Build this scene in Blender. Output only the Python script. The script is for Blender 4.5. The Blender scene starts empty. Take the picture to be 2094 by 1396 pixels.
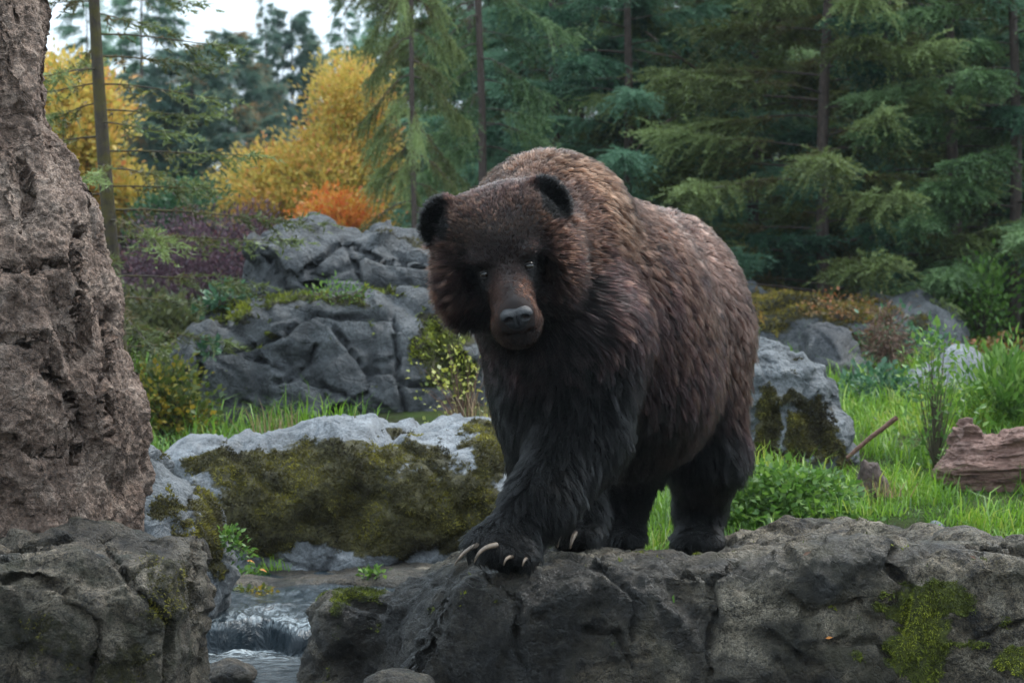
import bpy, math, os
import numpy as np
from mathutils import Vector, Matrix, Quaternion, kdtree

scene = bpy.context.scene
COL = scene.collection
PI = math.pi

# ------------------------------------------------------------------ camera
# photograph 2094 x 1396; a pixel (px,py) at distance d (metres along +Y) is the point P(px,py,d)
W0, H0 = 2094.0, 1396.0
LENS = 78.0
FPX = LENS / 36.0 * W0
HORIZON = 650.0
CAMZ = 0.72
def P(px, py, d):
    return np.array([(px - W0 / 2) / FPX * d, d, CAMZ + (HORIZON - py) / FPX * d])
def ZP(py, d):
    return CAMZ + (HORIZON - py) / FPX * d
def XP(px, d):
    return (px - W0 / 2) / FPX * d
def project(v):
    return W0 / 2 + v[:, 0] / v[:, 1] * FPX, HORIZON - (v[:, 2] - CAMZ) / v[:, 1] * FPX

cam_data = bpy.data.cameras.new("camera")
cam = bpy.data.objects.new("camera", cam_data)
COL.objects.link(cam)
cam.location = (0, 0, CAMZ)
cam.rotation_euler = (PI / 2, 0, 0)
cam_data.lens = LENS
cam_data.sensor_width = 36
cam_data.shift_y = -(H0 / 2 - HORIZON) / W0
cam_data.clip_start = 0.05
cam_data.clip_end = 600
cam_data.dof.use_dof = True
cam_data.dof.focus_distance = 6.6
cam_data.dof.aperture_fstop = 6.3
scene.camera = cam

# ------------------------------------------------------------------ overcast sky, soft sun behind the clouds
SUN_AZ, SUN_EL = math.radians(48), math.radians(54)      # azimuth from +Y towards +X
world = bpy.data.worlds.new("World")
scene.world = world
world.use_nodes = True
wn, wl = world.node_tree.nodes, world.node_tree.links
wn.clear()
sky = wn.new("ShaderNodeTexSky"); sky.sky_type = 'NISHITA'; sky.sun_disc = False
sky.sun_elevation = SUN_EL; sky.sun_rotation = SUN_AZ
sky.air_density = 1.0; sky.dust_density = 4.0
# standard overcast sky: radiance grows smoothly from the horizon to the zenith as (1 + 2 sin h) / 3
tco = wn.new("ShaderNodeTexCoord"); sep = wn.new("ShaderNodeSeparateXYZ"); wl.new(tco.outputs["Generated"], sep.inputs[0])
mr = wn.new("ShaderNodeMapRange"); mr.inputs[1].default_value = 0; mr.inputs[2].default_value = 1; mr.inputs[3].default_value = 1 / 3; mr.inputs[4].default_value = 1
wl.new(sep.outputs[2], mr.inputs[0])
cloud = wn.new("ShaderNodeMix"); cloud.data_type = 'RGBA'; cloud.blend_type = 'MULTIPLY'; cloud.inputs[0].default_value = 1
cloud.inputs[6].default_value = (12.4, 14.8, 16.8, 1)
wl.new(mr.outputs[0], cloud.inputs[7])
mixc = wn.new("ShaderNodeMix"); mixc.data_type = 'RGBA'; mixc.inputs[0].default_value = 0.9
wl.new(sky.outputs[0], mixc.inputs[6]); wl.new(cloud.outputs[2], mixc.inputs[7])
bgd = wn.new("ShaderNodeBackground"); bgd.inputs[1].default_value = 0.1
wl.new(mixc.outputs[2], bgd.inputs[0])
wo = wn.new("ShaderNodeOutputWorld"); wl.new(bgd.outputs[0], wo.inputs[0])

sun_data = bpy.data.lights.new("sun", 'SUN')
sun_data.energy = 1.4
sun_data.angle = math.radians(25)
sun_data.color = (1.0, 0.96, 0.9)
sun = bpy.data.objects.new("sun", sun_data)
COL.objects.link(sun)
sdir = Vector((math.cos(SUN_EL) * math.sin(SUN_AZ), math.cos(SUN_EL) * math.cos(SUN_AZ), math.sin(SUN_EL)))
sun.rotation_euler = sdir.to_track_quat('Z', 'Y').to_euler()
sun.location = sdir * 30

vs = scene.view_settings
vs.view_transform = 'Standard'; vs.look = 'None'; vs.gamma = 1.0; vs.use_curve_mapping = False
vs.exposure = 1.2
scene.render.engine = 'CYCLES'
scene.cycles.use_denoising = True
scene.cycles.max_bounces = 6
scene.cycles.diffuse_bounces = 3
scene.cycles.glossy_bounces = 2
scene.cycles.transmission_bounces = 4
scene.cycles.transparent_max_bounces = 8
scene.cycles.volume_bounces = 0

# ------------------------------------------------------------------ helpers
def smoothstep(a, b, x):
    t = np.clip((x - a) / (b - a), 0, 1)
    return t * t * (3 - 2 * t)

_r = np.random.RandomState(7)
_PERM = np.concatenate([_r.permutation(256)] * 3)
_G = _r.normal(size=(256, 3)); _G /= np.linalg.norm(_G, axis=1)[:, None]
def perlin(p):
    p = np.asarray(p, float)
    i = np.floor(p).astype(int); f = p - i; i &= 255
    u = f * f * f * (f * (f * 6 - 15) + 10)
    out = 0
    for dx in (0, 1):
        wx = u[:, 0] if dx else 1 - u[:, 0]
        for dy in (0, 1):
            wy = u[:, 1] if dy else 1 - u[:, 1]
            for dz in (0, 1):
                wz = u[:, 2] if dz else 1 - u[:, 2]
                g = _G[_PERM[_PERM[_PERM[(i[:, 0] + dx) & 255] + ((i[:, 1] + dy) & 255)] + ((i[:, 2] + dz) & 255)]]
                out = out + wx * wy * wz * ((f[:, 0] - dx) * g[:, 0] + (f[:, 1] - dy) * g[:, 1] + (f[:, 2] - dz) * g[:, 2])
    return out
def fbm(p, octv=4, gain=0.5):
    s, a = 0, 1.0
    p = np.array(p, float)
    for k in range(octv):
        s = s + a * perlin(p * 2 ** k + 17.3 * k); a *= gain
    return s

def surface_nets(F, org, h):
    ins = F < 0
    nx, ny, nz = F.shape
    c = np.zeros((nx - 1, ny - 1, nz - 1), np.int8)
    corners = [(a, b, d) for a in (0, 1) for b in (0, 1) for d in (0, 1)]
    for a, b, d in corners:
        c += ins[a:nx - 1 + a, b:ny - 1 + b, d:nz - 1 + d]
    act = (c > 0) & (c < 8)
    idx = np.full(act.shape, -1, np.int64)
    n = int(act.sum()); idx[act] = np.arange(n)
    cells = np.argwhere(act)
    acc = np.zeros((n, 3)); cnt = np.zeros(n)
    for ca in corners:
        for ax in range(3):
            if ca[ax]:
                continue
            cb = list(ca); cb[ax] = 1
            fa = F[cells[:, 0] + ca[0], cells[:, 1] + ca[1], cells[:, 2] + ca[2]]
            fb = F[cells[:, 0] + cb[0], cells[:, 1] + cb[1], cells[:, 2] + cb[2]]
            cr = (fa < 0) != (fb < 0)
            t = fa[cr] / (fa[cr] - fb[cr])
            pos = np.tile(np.array(ca, float), (cr.sum(), 1)); pos[:, ax] += t
            acc[cr] += pos; cnt[cr] += 1
    v = np.array(org) + (cells + acc / cnt[:, None]) * h
    quads = []
    A, B = ins[:-1, 1:-1, 1:-1], ins[1:, 1:-1, 1:-1]
    for flip in (0, 1):
        m = np.argwhere(A & ~B if not flip else ~A & B); i, j, k = m[:, 0], m[:, 1] + 1, m[:, 2] + 1
        q = np.stack([idx[i, j - 1, k - 1], idx[i, j, k - 1], idx[i, j, k], idx[i, j - 1, k]], 1); quads.append(q[:, ::-1] if flip else q)
    A, B = ins[1:-1, :-1, 1:-1], ins[1:-1, 1:, 1:-1]
    for flip in (0, 1):
        m = np.argwhere(A & ~B if not flip else ~A & B); i, j, k = m[:, 0] + 1, m[:, 1], m[:, 2] + 1
        q = np.stack([idx[i - 1, j, k - 1], idx[i - 1, j, k], idx[i, j, k], idx[i, j, k - 1]], 1); quads.append(q[:, ::-1] if flip else q)
    A, B = ins[1:-1, 1:-1, :-1], ins[1:-1, 1:-1, 1:]
    for flip in (0, 1):
        m = np.argwhere(A & ~B if not flip else ~A & B); i, j, k = m[:, 0] + 1, m[:, 1] + 1, m[:, 2]
        q = np.stack([idx[i - 1, j - 1, k], idx[i, j - 1, k], idx[i, j, k], idx[i - 1, j, k]], 1); quads.append(q[:, ::-1] if flip else q)
    return v, np.concatenate(quads)

def vnormals(v, q):
    n = np.zeros_like(v)
    fn = np.cross(v[q[:, 2]] - v[q[:, 0]], v[q[:, 3 % q.shape[1]]] - v[q[:, 1]])
    for k in range(q.shape[1]):
        for ax in range(3):
            n[:, ax] += np.bincount(q[:, k], fn[:, ax], len(v))
    return n / (np.linalg.norm(n, axis=1)[:, None] + 1e-12)

def mesh_np(name, v, faces, attrs=None, smooth=True):
    """v (N,3); faces: array (M,k) or a list of such arrays"""
    if isinstance(faces, np.ndarray):
        faces = [faces]
    faces = [f for f in faces if len(f)]
    me = bpy.data.meshes.new(name)
    me.vertices.add(len(v)); me.vertices.foreach_set("co", np.asarray(v, np.float32).ravel())
    loops = np.concatenate([f.ravel() for f in faces]).astype(np.int32)
    tot = np.concatenate([np.full(len(f), f.shape[1]) for f in faces]).astype(np.int32)
    st = np.concatenate([[0], np.cumsum(tot)[:-1]]).astype(np.int32)
    me.loops.add(len(loops)); me.loops.foreach_set("vertex_index", loops)
    me.polygons.add(len(tot)); me.polygons.foreach_set("loop_start", st); me.polygons.foreach_set("loop_total", tot)
    if smooth:
        me.polygons.foreach_set("use_smooth", np.ones(len(tot), bool))
    for k, a in (attrs or {}).items():
        at = me.attributes.new(k, 'FLOAT', 'POINT'); at.data.foreach_set("value", np.asarray(a, np.float32))
    me.update(calc_edges=True)
    return me

def link(name, data, mat=None, parent=None, loc=None, **props):
    o = bpy.data.objects.new(name, data)
    COL.objects.link(o)
    if mat is not None and data is not None:
        if not data.materials:
            data.materials.append(mat)
    if parent is not None:
        o.parent = parent
    if loc is not None:
        o.location = loc
    for k, a in props.items():
        o[k] = a
    return o
def empty(name, loc, label, category, group=None):
    o = bpy.data.objects.new(name, None); COL.objects.link(o)
    o.empty_display_size = 0.1
    o.location = loc; o["label"] = label; o["category"] = category
    if group:
        o["group"] = group
    return o

class Acc:
    """collects vertices and faces of one mesh"""
    def __init__(s):
        s.v, s.f3, s.f4, s.n, s.a = [], [], [], 0, {}
    def add(s, v, f, **attrs):
        v = np.asarray(v, float); f = np.asarray(f)
        (s.f3 if f.shape[1] == 3 else s.f4).append(f + s.n)
        s.v.append(v); s.n += len(v)
        for k, a in attrs.items():
            s.a.setdefault(k, []).append(np.broadcast_to(np.asarray(a, float), (len(v),)))
    def mesh(s, name, smooth=True):
        fs = []
        if s.f3: fs.append(np.concatenate(s.f3))
        if s.f4: fs.append(np.concatenate(s.f4))
        return mesh_np(name, np.concatenate(s.v), fs, {k: np.concatenate(a) for k, a in s.a.items()}, smooth)

def unit(v):
    return v / (np.linalg.norm(v, axis=-1, keepdims=True) + 1e-12)

def tube(path, rad, sides=8, cap=True):
    path = np.asarray(path, float); rad = np.broadcast_to(np.asarray(rad, float), (len(path),))
    t = unit(np.gradient(path, axis=0))
    ref = np.array([0.0, 0.0, 1.0]) if abs(t[:, 2]).mean() < 0.8 else np.array([1.0, 0.0, 0.0])
    a = unit(np.cross(t, ref)); b = np.cross(t, a)
    ang = np.arange(sides) * 2 * PI / sides
    v = path[:, None] + rad[:, None, None] * (np.cos(ang)[None, :, None] * a[:, None] + np.sin(ang)[None, :, None] * b[:, None])
    v = v.reshape(-1, 3)
    i = np.arange(len(path) - 1)[:, None] * sides; k = np.arange(sides)[None]; k2 = (k + 1) % sides
    f = np.stack([i + k, i + k2, i + sides + k2, i + sides + k], -1).reshape(-1, 4)
    return v, f

def leaves(pos, d, nrm, ln, wd, bend=0.15):
    """pointed leaf: base, two sides, tip, folded along the midrib; two triangles each"""
    n = len(pos)
    d = unit(d); side = unit(np.cross(d, nrm)); up = np.cross(side, d)
    ln = np.broadcast_to(ln, (n,))[:, None]; wd = np.broadcast_to(wd, (n,))[:, None]
    m = pos + d * ln * 0.45
    v = np.stack([pos, m + side * wd * .5 + up * wd * bend, pos + d * ln - up * ln * bend * .6, m - side * wd * .5 + up * wd * bend], 1).reshape(-1, 3)
    b = np.arange(n)[:, None] * 4
    return v, np.concatenate([b + [[0, 1, 2]], b + [[0, 2, 3]]])

def needles(pos, d, ln, wd, rng):
    n = len(pos)
    d = unit(d); side = unit(np.cross(d, rng.normal(size=(n, 3))))
    ln = np.broadcast_to(ln, (n,))[:, None]; wd = np.broadcast_to(wd, (n,))[:, None]
    v = np.stack([pos - side * wd * .5, pos + side * wd * .5, pos + d * ln], 1).reshape(-1, 3)
    return v, np.arange(n * 3).reshape(-1, 3)

def blades(pos, lean, ht, wd, rng):
    """grass blade: a two-segment bent strip"""
    n = len(pos)
    ang = rng.uniform(0, 2 * PI, n); side = np.stack([np.cos(ang), np.sin(ang), 0 * ang], 1)
    ht = np.broadcast_to(ht, (n,))[:, None]; wd = np.broadcast_to(wd, (n,))[:, None]
    up = np.array([0, 0, 1.0])
    mid = pos + up * ht * .6 + lean * ht * .3
    tip = pos + up * ht * (1 - .35 * np.linalg.norm(lean, axis=1, keepdims=True)) + lean * ht
    v = np.stack([pos - side * wd * .5, pos + side * wd * .5, mid + side * wd * .4, mid - side * wd * .4, tip], 1).reshape(-1, 3)
    b = np.arange(n)[:, None] * 5
    return v, np.concatenate([b + [[0, 1, 2]], b + [[0, 2, 3]], b + [[3, 2, 4]]])

# ------------------------------------------------------------------ materials
def new_mat(name):
    m = bpy.data.materials.new(name); m.use_nodes = True
    nt = m.node_tree; nt.nodes.clear()
    out = nt.nodes.new("ShaderNodeOutputMaterial")
    return m, nt, nt.nodes, nt.links, out
def N(nt, kind, **inp):
    n = nt.nodes.new("ShaderNode" + kind)
    for k, a in inp.items():
        n.inputs[k.replace("_", " ")].default_value = a
    return n
def noise(nt, coord, scale, detail=4, rough=0.6, dist=0.0):
    n = N(nt, "TexNoise", Scale=scale, Detail=detail, Roughness=rough, Distortion=dist)
    nt.links.new(coord, n.inputs["Vector"]); return n.outputs["Fac"]
def ramp(nt, fac, stops):
    n = nt.nodes.new("ShaderNodeValToRGB"); e = n.color_ramp.elements
    while len(e) < len(stops): e.new(0.5)
    for s, (p, c) in zip(e, stops):
        s.position = p; s.color = (*c, 1) if len(c) == 3 else c
    nt.links.new(fac, n.inputs[0]); return n.outputs[0]
def gr(x): return (x, x, x)
def mix(nt, fac, a, b, mode='MIX'):
    n = nt.nodes.new("ShaderNodeMix"); n.data_type = 'RGBA'; n.blend_type = mode
    for k, x in ((0, fac), (6, a), (7, b)):
        if hasattr(x, "is_linked"): nt.links.new(x, n.inputs[k])
        else: n.inputs[k].default_value = x if k == 0 else (*x, 1)
    return n.outputs[2]
def math_(nt, op, a, b=0.0, clamp=False):
    n = nt.nodes.new("ShaderNodeMath"); n.operation = op; n.use_clamp = clamp
    for k, x in ((0, a), (1, b)):
        if hasattr(x, "is_linked"): nt.links.new(x, n.inputs[k])
        else: n.inputs[k].default_value = x
    return n.outputs[0]
def attr(nt, name):
    n = nt.nodes.new("ShaderNodeAttribute"); n.attribute_name = name; return n

def rock_mat(name, dark, mid, light, moss=((.016, .014, .004), (.065, .055, .011)), wet=0.3, grain=1.0, bump=0.5, sc=1.0, stain=None):
    m, nt, nd, lk, out = new_mat(name)
    co = nd.new("ShaderNodeTexCoord").outputs["Object"]
    big = noise(nt, co, 2.2 * sc, 5, .6, .4)
    medn = noise(nt, co, 9 * sc, 6, .65, .2)
    fine = noise(nt, co, 70 * sc, 5, .7)
    grit = noise(nt, co, 230 * sc, 3, .6)
    base = ramp(nt, big, [(.40, dark), (.5, mid), (.60, light)])
    base = mix(nt, .55, base, ramp(nt, medn, [(.40, dark), (.5, mid), (.61, light)]))
    base = mix(nt, .9 * grain, base, ramp(nt, fine, [(.38, gr(.08)), (.5, gr(.5)), (.62, gr(.92))]), 'OVERLAY')
    base = mix(nt, .7 * grain, base, ramp(nt, grit, [(.38, gr(.15)), (.5, gr(.5)), (.62, gr(.88))]), 'OVERLAY')
    if stain:
        sn = noise(nt, co, 3.3 * sc, 6, .62, .5)
        base = mix(nt, ramp(nt, sn, [(.5, gr(0)), (.62, gr(.85))]), base, stain)
    vor = nd.new("ShaderNodeTexVoronoi"); vor.feature = 'DISTANCE_TO_EDGE'; vor.inputs["Scale"].default_value = 5 * sc
    wob = N(nt, "TexNoise", Scale=4 * sc, Detail=5.0); lk.new(co, wob.inputs["Vector"])
    vm = nd.new("ShaderNodeVectorMath"); vm.operation = 'MULTIPLY_ADD'; vm.inputs[1].default_value = (.35, .35, .35)
    lk.new(wob.outputs["Color"], vm.inputs[0]); lk.new(co, vm.inputs[2]); lk.new(vm.outputs[0], vor.inputs["Vector"])
    crk = ramp(nt, vor.outputs["Distance"], [(0, gr(0)), (.035, gr(1))])
    # moss
    ma = attr(nt, "moss").outputs["Fac"]
    mn = noise(nt, co, 26 * sc, 5, .7)
    mf = math_(nt, 'ADD', ma, math_(nt, 'MULTIPLY', math_(nt, 'SUBTRACT', mn, .5), 1.1))
    mf = ramp(nt, mf, [(.42, gr(0)), (.58, gr(1))])
    mcol = ramp(nt, noise(nt, co, 60, 4, .7), [(.3, moss[0]), (.7, moss[1])])
    col = mix(nt, mf, base, mcol)
    # wetness: smoother film in patches and where the wet attribute says so
    wa = attr(nt, "wet").outputs["Fac"]
    wn_ = noise(nt, co, 3.1 * sc, 5, .65)
    wf = math_(nt, 'ADD', math_(nt, 'MULTIPLY', math_(nt, 'SUBTRACT', wn_, .5), 2.4), math_(nt, 'MULTIPLY', math_(nt, 'SUBTRACT', medn, .5), 2.6))
    wf = math_(nt, 'ADD', wf, math_(nt, 'MULTIPLY', math_(nt, 'SUBTRACT', fine, .5), 1.6))
    wf = math_(nt, 'ADD', wf, math_(nt, 'ADD', math_(nt, 'MULTIPLY', wa, 1.15), wet), True)
    col = mix(nt, math_(nt, 'MULTIPLY', wf, .88), col, (.004, .004, .004))
    rough = ramp(nt, wf, [(0, gr(.8)), (1, gr(.30))])
    rough2 = mix(nt, mf, rough, gr(.9))
    b = N(nt, "BsdfPrincipled"); lk.new(col, b.inputs["Base Color"]); lk.new(rough2, b.inputs["Roughness"])
    hgt = math_(nt, 'ADD', math_(nt, 'MULTIPLY', medn, .9), math_(nt, 'ADD', math_(nt, 'MULTIPLY', fine, .34), math_(nt, 'MULTIPLY', grit, .09)))
    hgt = math_(nt, 'ADD', hgt, math_(nt, 'MULTIPLY', crk, .12))
    hgt = math_(nt, 'ADD', hgt, math_(nt, 'MULTIPLY', mf, math_(nt, 'MULTIPLY', mn, .8)))
    bp = N(nt, "Bump", Strength=min(1.0, bump * 1.5), Distance=.07); lk.new(hgt, bp.inputs["Height"]); lk.new(bp.outputs[0], b.inputs["Normal"])
    # water film on the wet parts
    lk.new(math_(nt, 'MULTIPLY', math_(nt, 'MULTIPLY', wf, .65), math_(nt, 'SUBTRACT', 1.0, mf)), b.inputs["Coat Weight"]); b.inputs["Coat Roughness"].default_value = .09; b.inputs["Coat IOR"].default_value = 1.33
    h2 = math_(nt, 'ADD', math_(nt, 'MULTIPLY', fine, .5), math_(nt, 'MULTIPLY', grit, .30))
    bp2 = N(nt, "Bump", Strength=.9, Distance=.03); lk.new(h2, bp2.inputs["Height"]); lk.new(bp.outputs[0], bp2.inputs["Normal"]); lk.new(bp2.outputs[0], b.inputs["Coat Normal"])
    lk.new(b.outputs[0], out.inputs[0])
    return m

def leaf_mat(name, stops, rough=.5, trans=.3, tipmix=None, vary=.25, attrn="tone"):
    """leaf colour by a per-leaf tone, shifted a little per plant"""
    m, nt, nd, lk, out = new_mat(name)
    t = attr(nt, attrn).outputs["Fac"]
    oi = nd.new("ShaderNodeObjectInfo").outputs["Random"]
    t2 = math_(nt, 'ADD', t, math_(nt, 'MULTIPLY', math_(nt, 'SUBTRACT', oi, .5), vary), True)
    c = ramp(nt, t2, stops)
    if tipmix:
        tp = attr(nt, "tip").outputs["Fac"]
        c = mix(nt, ramp(nt, tp, [(tipmix[1], gr(0)), (tipmix[2], gr(1))]), tipmix[0], c)
    b = N(nt, "BsdfPrincipled"); b.inputs["Roughness"].default_value = rough
    lk.new(c, b.inputs["Base Color"])
    if trans > 0:
        tr = N(nt, "BsdfTranslucent"); lk.new(c, tr.inputs["Color"])
        mx = N(nt, "MixShader"); mx.inputs[0].default_value = trans
        lk.new(b.outputs[0], mx.inputs[1]); lk.new(tr.outputs[0], mx.inputs[2]); lk.new(mx.outputs[0], out.inputs[0])
    else:
        lk.new(b.outputs[0], out.inputs[0])
    return m

def bark_mat(name, dark, light, moss=None, sc=1.0):
    m, nt, nd, lk, out = new_mat(name)
    co = nd.new("ShaderNodeTexCoord").outputs["Object"]
    mp = nd.new("ShaderNodeMapping"); mp.inputs["Scale"].default_value = (1, 1, .3); lk.new(co, mp.inputs[0])
    n1 = noise(nt, mp.outputs[0], 45 * sc, 6, .7)
    c = ramp(nt, n1, [(.3, dark), (.7, light)])
    if moss:
        c = mix(nt, ramp(nt, noise(nt, co, 9 * sc, 5, .7), [(.45, gr(0)), (.6, gr(1))]), c, moss)
    b = N(nt, "BsdfPrincipled", Roughness=.85); lk.new(c, b.inputs["Base Color"])
    bp = N(nt, "Bump", Strength=.6, Distance=.03); lk.new(n1, bp.inputs["Height"]); lk.new(bp.outputs[0], b.inputs["Normal"])
    lk.new(b.outputs[0], out.inputs[0]); return m

def plain_mat(name, col, rough=.5, var=.3, sc=30, bump=.2, coat=0.0):
    m, nt, nd, lk, out = new_mat(name)
    co = nd.new("ShaderNodeTexCoord").outputs["Object"]
    n1 = noise(nt, co, sc, 5, .65)
    c = ramp(nt, n1, [(.3, tuple(x * (1 - var) for x in col)), (.7, tuple(x * (1 + var) for x in col))])
    b = N(nt, "BsdfPrincipled", Roughness=rough); lk.new(c, b.inputs["Base Color"])
    b.inputs["Coat Weight"].default_value = coat
    bp = N(nt, "Bump", Strength=bump, Distance=.01); lk.new(n1, bp.inputs["Height"]); lk.new(bp.outputs[0], b.inputs["Normal"])
    lk.new(b.outputs[0], out.inputs[0]); return m

# ------------------------------------------------------------------ terrain
def terrain_z(x, y):
    x = np.asarray(x, float); y = np.asarray(y, float)
    right = np.interp(y, [6.0, 8.2, 9.0, 11, 13, 15, 18, 22, 30, 60, 130], [-1.0, -.30, -.13, .10, .28, .44, .66, .82, 1.0, 1.7, 4.0])
    left = np.interp(y, [6.0, 9.6, 10.6, 12, 13, 15, 18, 22, 30, 60, 130], [-1.0, -.62, .02, .14, .24, .44, .66, .82, 1.0, 1.7, 4.0])
    w = smoothstep(-.2, .5, x)
    z = right * w + left * (1 - w)
    q = np.stack([x.ravel() * .45, y.ravel() * .45, 0 * x.ravel() + 3.1], 1)
    n = fbm(q, 3).reshape(x.shape)
    return z + n * np.interp(y, [6, 9, 14, 40], [.02, .05, .14, .5])

def axis(lo, hi, near, step, grow):
    a = [near]; s = step
    while a[-1] < hi: a.append(a[-1] + s); s *= grow if a[-1] > near + 14 else 1
    b = [near]; s = step
    while b[-1] > lo: b.append(b[-1] - s); s *= grow
    return np.array(sorted(set(b + a)))
ys = axis(-40, 120, 5.0, .14, 1.06)
xs0 = axis(0, 80, 0.0, .14, 1.05); xs0 = np.concatenate([-xs0[xs0 > 0][::-1], xs0[xs0 >= 0]])
GX, GY = np.meshgrid(xs0, ys, indexing='ij')
GZ = terrain_z(GX, GY)
nx, ny = GX.shape
ii = np.arange(nx - 1)[:, None] * ny + np.arange(ny - 1)[None]
tf = np.stack([ii, ii + ny, ii + ny + 1, ii + 1], -1).reshape(-1, 4)
def ground_mat():
    m, nt, nd, lk, out = new_mat("forest_soil")
    co = nd.new("ShaderNodeTexCoord").outputs["Object"]
    a = noise(nt, co, 1.3, 6, .6); b_ = noise(nt, co, 22, 6, .7)
    c = ramp(nt, a, [(.35, (.022, .018, .010)), (.5, (.030, .050, .010)), (.65, (.04, .045, .014))])
    c = mix(nt, .6, c, ramp(nt, b_, [(.3, gr(.2)), (.7, gr(.8))]), 'OVERLAY')
    b = N(nt, "BsdfPrincipled", Roughness=1.0); b.inputs["Specular IOR Level"].default_value = .1; lk.new(c, b.inputs["Base Color"])
    bp = N(nt, "Bump", Strength=.7, Distance=.08); lk.new(b_, bp.inputs["Height"]); lk.new(bp.outputs[0], b.inputs["Normal"])
    lk.new(b.outputs[0], out.inputs[0]); return m
link("ground", mesh_np("ground", np.stack([GX, GY, GZ], -1).reshape(-1, 3), tf), ground_mat(), kind="structure",
     label="forest floor of dark soil and grass rising to the trees")

# ------------------------------------------------------------------ water
POOL_Z, STREAM_Z = -0.45, -0.335
def water_mat(name, deep, foam_on):
    m, nt, nd, lk, out = new_mat(name)
    co = nd.new("ShaderNodeTexCoord").outputs["Object"]
    mp = nd.new("ShaderNodeMapping"); mp.inputs["Scale"].default_value = (1, 2.6, 1) if not foam_on else (2.2, .8, 1.2)
    lk.new(co, mp.inputs[0])
    n1 = noise(nt, mp.outputs[0], 9, 5, .6, .8); n2 = noise(nt, mp.outputs[0], 34, 4, .6, .5)
    b = N(nt, "BsdfPrincipled", Roughness=.06, IOR=1.33)
    fa = attr(nt, "foam").outputs["Fac"]
    ff = math_(nt, 'MULTIPLY', fa, ramp(nt, noise(nt, mp.outputs[0], 16, 4, .6, 1.2), [(.44, gr(0)), (.62, gr(1))]))
    lk.new(mix(nt, ff, deep, (.62, .7, .74)), b.inputs["Base Color"])
    lk.new(ramp(nt, ff, [(0, gr(.06)), (1, gr(.7))]), b.inputs["Roughness"])
    h = math_(nt, 'ADD', n1, math_(nt, 'MULTIPLY', n2, .14))
    bp = N(nt, "Bump", Strength=.6, Distance=.05); lk.new(h, bp.inputs["Height"]); lk.new(bp.outputs[0], b.inputs["Normal"])
    lk.new(b.outputs[0], out.inputs[0]); return m

def sheet(name, u, v, fn, mat, **props):
    U, V = np.meshgrid(u, v, indexing='ij'); pts, at = fn(U, V)
    a, b = U.shape
    i = np.arange(a - 1)[:, None] * b + np.arange(b - 1)[None]
    f = np.stack([i, i + b, i + b + 1, i + 1], -1).reshape(-1, 4)
    return link(name, mesh_np(name, pts.reshape(-1, 3), f, {k: x.ravel() for k, x in at.items()}), mat, **props)

def pool_fn(U, V):
    q = np.stack([U.ravel() * 3.5, V.ravel() * 9, 0 * U.ravel()], 1)
    n = (fbm(q, 3) * .010).reshape(U.shape)
    near = np.exp(-np.clip(7.85 - V, 0, 9) / .18) * smoothstep(-.65, -.8, U)
    q2 = np.stack([U.ravel() * 14, V.ravel() * 22, 0 * U.ravel() + 5], 1)
    n = n + near * (fbm(q2, 3) * .022).reshape(U.shape)
    foam = np.clip(near * .9, 0, 1) + .06
    return np.stack([U, V, POOL_Z + n], -1), {"foam": foam}
sheet("pool_water", np.linspace(-3.2, 3.2, 260), np.linspace(2.6, 8.0, 260), pool_fn, water_mat("dark_pool_water", (.006, .010, .012), False),
      kind="structure", label="dark rippled pool below the small waterfall")

LIP = 7.82
def stream_fn(U, V):
    # V: distance along the flow, 0 at the back; runs level, then bends over the lip
    n_lip = .06 * np.sin(U * 9 + 1) + .04 * np.sin(U * 23)
    run = 1.85 + n_lip
    y = LIP + 1.85 - np.minimum(V, run) - .05 * (1 - np.exp(-np.clip(V - run, 0, 9) / .04)) - .12 * np.clip(V - run, 0, 1)
    over = np.clip(V - run, 0, 9)
    z = STREAM_Z + .02 * (1 - V / 1.85).clip(0, 1) - .02 * smoothstep(-.28, .0, V - run) - over * .92
    q = np.stack([U.ravel() * 5, V.ravel() * 3.2, 0 * U.ravel() + 9], 1)
    n = (fbm(q, 3) * .026).reshape(U.shape)
    flat = 1 - smoothstep(0, .05, over)
    ny = (fbm(np.stack([U.ravel() * 15, V.ravel() * 2.0, 0 * U.ravel() + 2], 1), 3) * .018).reshape(U.shape)
    pts = np.stack([U, y - ny * (1 - flat) - .0 * n, z + n * flat], -1)
    foam = .05 + .30 * np.exp(-((V - run + .05) / .16) ** 2) - .40 * smoothstep(.01, .04, over) + .75 * smoothstep(.085, .12, over) + .25 * smoothstep(-.75, -.55, U) * smoothstep(.0, .03, over)
    return pts, {"foam": np.clip(foam, 0, 1)}
sheet("stream_water", np.linspace(-1.22, .12, 150), np.linspace(0, 1.85 + .24, 230), stream_fn, water_mat("running_water", (.016, .024, .030), True),
      kind="structure", label="shallow stream spilling over a low rock lip")

# ------------------------------------------------------------------ rocks
def chaikin(p, n=2):
    p = np.asarray(p, float)
    for _ in range(n):
        q = np.roll(p, -1, 0)
        p = np.stack([p * .75 + q * .25, p * .25 + q * .75], 1).reshape(-1, 2)
    return p
def sdf2(poly, X, Z):
    d = np.full(X.shape, 1e9); ins = np.zeros(X.shape, bool)
    n = len(poly)
    for i in range(n):
        a, b = poly[i], poly[(i + 1) % n]
        e = b - a; wx, wz = X - a[0], Z - a[1]
        t = np.clip((wx * e[0] + wz * e[1]) / (e @ e + 1e-12), 0, 1)
        d = np.minimum(d, (wx - e[0] * t) ** 2 + (wz - e[1] * t) ** 2)
        c = ((a[1] > Z) != (b[1] > Z)) & (X < (b[0] - a[0]) * (Z - a[1]) / (b[1] - a[1] + 1e-12) + a[0])
        ins ^= c
    return np.where(ins, -1, 1) * np.sqrt(d)
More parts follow.
